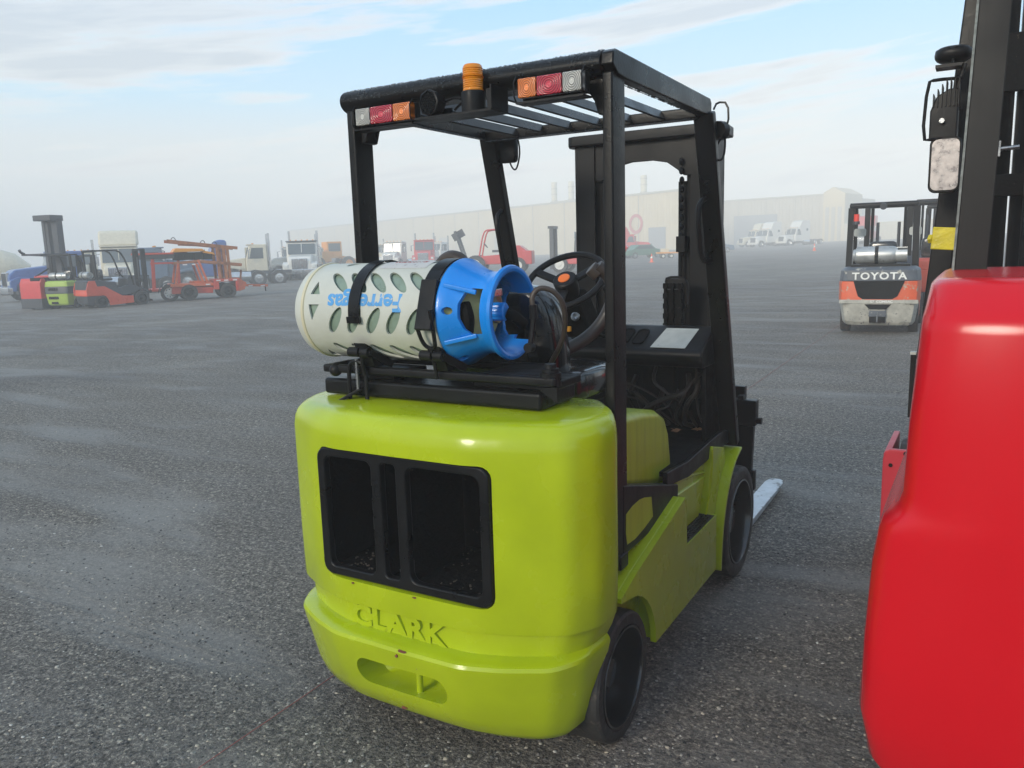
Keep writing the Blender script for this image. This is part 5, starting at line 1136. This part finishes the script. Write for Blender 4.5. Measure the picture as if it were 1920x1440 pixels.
# enclosed black and red handler
th = thing('container_handler', 'black cab red boom handler with square mast, seen above the steering wheel', 'forklift', at(-20.4, 43.9), R(away((-20.4, 43.9)) + 90 - 14))
MB().prism([(-2.6, .5), (-2.6, 1.2), (.6, 1.15), (1.2, .6), (1.2, .5)], 'X', -.95, .95).build('body', REDF, th, .06)
MB().prism([(-1.3, 1.1), (-1.3, 2.6), (-.2, 2.65), (.15, 1.9), (.2, 1.1)], 'X', -.65, .65).build('cab', GRYD, th, .05)
for s in (-1, 1):
    MB().prism([(-1.1, 1.7), (-1.1, 2.45), (-.3, 2.5), (.0, 1.9), (-.05, 1.7)], 'X', s * .651, s * .665).build('cab_window', GLASSL, th)
    MB().b2((s * .35, 1.55, .2), (s * .55, 1.75, 2.85)).build('outer_rail', GRYD, th); MB().b2((s * .18, 1.6, .25), (s * .32, 1.82, 2.8)).build('inner_rail', BLK2, th)
    for y, r_ in ((1.0, .5), (-1.7, .5)): wheel2(th, s * 1.1, y, r_, .3, s, .62, (RUB, WHT))
MB().prism([(.16, 1.75), (.19, 2.45), (.155, 2.45)] , 'X', -.5, .5).build('windshield', GLASSL, th)
MB().bar((0, -1.2, 2.55), (0, -2.9, 1.2), .5, .55).build('boom', REDF, th, .04); MB().b2((-.55, 1.5, 2.7), (.55, 1.85, 2.85)).build('mast_crossmember', GRYD, th)
MB().b2((-.5, -1.2, 2.66), (.5, -.3, 2.75)).build('roof_rack', GRYD, th); MB().cyl((.3, -.7, 2.751), (.3, -.7, 2.9), .07, 10).build('beacon', YELP, th)
# cones and low equipment
def cone(x, y, label):
    t = thing('traffic_cone', label, 'traffic cone', at(x, y), 0, 'traffic cones on the far yard')
    MB().b2((-.18, -.18, 0), (.18, .18, .03)).build('base', CONE, t); MB().cyl((0, 0, .031), (0, 0, .70), .13, 14, .03).build('body', CONE, t)
    MB().cyl((0, 0, .34), (0, 0, .48), .0855, 14, .065).build('reflective_band', LEDW, t)
cone(-13.35, 82.7, 'orange traffic cone standing alone left of the worn lettered forklift'); cone(-22.18, 61.19, 'orange traffic cone seen through the cab of the green forklift')
eq = thing('flat_trailer', 'low yellow flat equipment trailer with small wheels far behind the green forklift cab', 'trailer', at(-25.9, 75.2), R(away((-25.9, 75.2)) - 85))
MB().b2((-.9, -1.0, .45), (.9, 1.0, .6)).build('deck', YELP, eq, .02); MB().bar((0, 1, .5), (0, 1.9, .45), .12, .1).build('drawbar', YELP, eq); MB().b2((-.5, -.6, .6), (.5, .2, .95)).build('tool_box', WHT2, eq, .03)
for y in (-.4, .4):
    for s in (-1, 1): wheel2(eq, s * .95, y, .22, .14, s, .6, (RUB, WHT))
def car(label, x, y, rz, c):
    rz += away((x, y))
    t = thing('parked_car', label, 'car', at(x, y), R(rz), 'dark vehicles parked in the haze')
    MB().prism([(-2.2, .3), (-2.2, .85), (-1.5, .95), (-.9, 1.4), (.6, 1.42), (1.2, .98), (2.1, .85), (2.2, .3)], 'X', -.88, .88).build('body', c, t, .08, 3)
    for s in (-1, 1):
        MB().prism([(-1.3, .98), (-.85, 1.32), (.5, 1.34), (1.0, .98)], 'X', s * .881, s * .89).build('side_window', GLASS, t)
        for yy in (-1.35, 1.35): wheel2(t, s * .9, yy, .33, .2, s, .6, (RUB, CHR))
car('dark parked car at the left in the haze seen through the green forklift cab', -34.2, 83.2, -70, GRYD); car('green parked car in the haze behind the cone seen through the cab', -30.5, 80.5, -60, M_('green_paint', (.05, .16, .10), .4)); car('dark parked car in the haze right of the green forklift mast', -26.5, 93.5, -80, BLU2)
# ------------------------------------------------------------------ buildings
CREAM = M_('cream_cladding', (.62, .52, .33), .6, var=.06, vscale=.4)
TRIM = M_('pale_trim', (.45, .42, .34), .6)
def wall_frame(P0, P1):
    d = Vector((P1[0] - P0[0], P1[1] - P0[1], 0)); L = d.length; return d.normalized(), L, math.atan2(d.y, d.x)
def clad(parent, x0, x1, z0, z1, m, pitch=.6, y=0.0):
    n = max(2, int(round((x1 - x0) / pitch))); pl = []; p = (x1 - x0) / n
    for i in range(n):
        a = x0 + i * p; pl += [(a, y), (a + p * .3, y), (a + p * .38, y - .07), (a + p * .62, y - .07), (a + p * .70, y)]
    pl += [(x1, y), (x1, y + .12), (x0, y + .12)]
    return MB().prism(pl, 'Z', z0, z1).build('wall_panel', m, parent)
P0, P1 = (-247.4, 241.1), (-49.6, 151.0); d, L, an = wall_frame(P0, P1)
wh = thing('warehouse', 'long cream metal warehouse fading into the fog, with round red ring sign and roof stacks', 'building', (P0[0], P0[1], -.45), an)
wh.scale = (1.3, 1.3, 1.3); L /= 1.3
NB = 18; bw = L / NB; HH = 9.2
for i in range(NB):
    x0 = i * bw; gzz = -1.2
    clad(wh, x0 + .06, x0 + bw - .06, gzz, HH + .1, CREAM)
for i in range(NB + 1): MB().b2((i * bw - .055, -.10, -1.5), (i * bw + .055, .1, HH + .1)).build('seam_trim', TRIM, wh)
MB().b2((-.2, -.2, HH + .101), (L + .2, .3, HH + .4)).build('eave', TRIM, wh)
MB().prism([(.13, HH + .10), (.13, -1), (9, -1), (9, HH + .1)], 'X', 0, L).build('shell', CREAM, wh)
RNG = M_('ring_red', (.50, .06, .05), .5)
MB().lathe([(0, 1.05), (0, 1.55), (.06, 1.55), (.06, 1.05)], (L - 9.8, -.16, 4.9), (0, 1, 0), 40, closed=True).build('ring_sign', RNG, wh)
for x, z1, y in ((L - 37, 13.7, 5), (L - 32, 13.4, 5), (L - 28, 14.4, 5), (L - 52, 10.9, 3), (L - 14.8, 13.0, 6.5)):
    sk = MB().cyl((x, y, 9.0), (x, y, z1), .52, 14).build('roof_stack', WHT2, wh)
    for z in (10.2, 11.4, 12.4):
        if z < z1: MB().cyl((x, y, z), (x, y, z + .14), .62, 14).build('stack_band', TRIM, sk)
MB().b2((L - 37, 4, HH + .1), (L - 28, 6, HH + .9)).build('roof_unit', TRIM, wh)
for x, w_, h_, m in ((L - 5.2, 3.6, 4.2, M_('grey_door', (.26, .27, .27), .6)), (L - 22.5, 4.0, 4.5, TRIM), (L - 48, 4.0, 4.5, TRIM), (L - 70, 4.0, 4.5, TRIM)):
    MB().b2((x - w_ / 2, -.14, -.4), (x + w_ / 2, -.085, h_)).build('dock_door', m, wh)
Q0, Q1 = (-62.2, 192.2), (-29.4, 185.7); d2, L2, an2 = wall_frame(Q0, Q1)
b2 = thing('warehouse', 'low beige hall with bright gabled end tower, right of the green forklift mast', 'building', (Q0[0], Q0[1], .33), an2)
b2.scale = (1.3, 1.3, 1.3); L2 /= 1.3
DULL = M_('beige_cladding', (.50, .45, .35), .6, var=.06, vscale=.4)
for i in range(5): clad(b2, i * L2 / 5 + .06, (i + 1) * L2 / 5 - .06, 0, 8.2, DULL)
for i in range(6): MB().b2((i * L2 / 5 - .055, -.10, -.5), (i * L2 / 5 + .055, .1, 8.2)).build('seam_trim', TRIM, b2)
MB().b2((-.1, -.2, 8.21), (L2 + .1, .3, 8.5)).build('eave', TRIM, b2)
MB().b2((9.5, -.16, -.3), (17.5, -.09, 5.6)).build('hangar_door', M_('grey_door', (.26, .27, .27), .6), b2); MB().b2((1.5, -.16, -.3), (5.5, -.09, 6.0)).build('hangar_door', M_('blue_door', (.20, .26, .32), .6), b2)
MB().b2((0, .13, -.5), (L2, 25, 8.2)).build('shell', DULL, b2)
MB().prism([(L2 + .1, -.3), (L2 + .1, 8.6), (L2 + 1.6, 9.4), (L2 + 3.6, 8.3), (L2 + 3.6, -.3)], 'Y', -1.2, 7).build('end_tower', CREAM, b2)  # lighter, warmer colour than the hall paints sunlight onto this end
for k in range(3): MB().b2((L2 + .5 + k * 1.0, -1.26, .2), (L2 + 1.1 + k * 1.0, -1.201, 6.2)).build('tower_recess', TRIM, b2)
MB().b2((7.2, -.3, 6.4), (7.5, -.1, 6.7)).build('wall_lamp', LEDW, b2)
F0, F1 = (-39.4, 195.5), (-5.6, 166.9); d3, L3, an3 = wall_frame(F0, F1)
fn = thing('fence', 'pale corrugated fence running right from the beige hall', 'fence', (F0[0], F0[1], .85), an3)
fn.scale = (1.3, 1.3, 1.3); L3 /= 1.3
for i in range(14): clad(fn, i * L3 / 14 + .03, (i + 1) * L3 / 14 - .03, -.3, 3.0, WHT2, .5)
# ------------------------------------------------------------------ fog
mb = MB().b2((-520, -520, -5.0), (520, 520, 19.6)); hz_ = obj('haze', mb.mesh(), None)
hz_.location = (0, 0, 0)
hm = bpy.data.materials.new('haze'); hm.use_nodes = True; t = NT(hm.node_tree)
pv = t.n('ShaderNodeVolumePrincipled'); pv.inputs['Color'].default_value = (.985, .98, .965, 1); pv.inputs['Density'].default_value = .0062; pv.inputs['Anisotropy'].default_value = -0.25
oo = t.n('ShaderNodeOutputMaterial'); t.l(pv.outputs[0], oo.inputs['Volume'])
hz_.data.materials.append(hm); tag(hz_, 'thin morning fog lying over the whole yard', 'fog', kind='stuff')
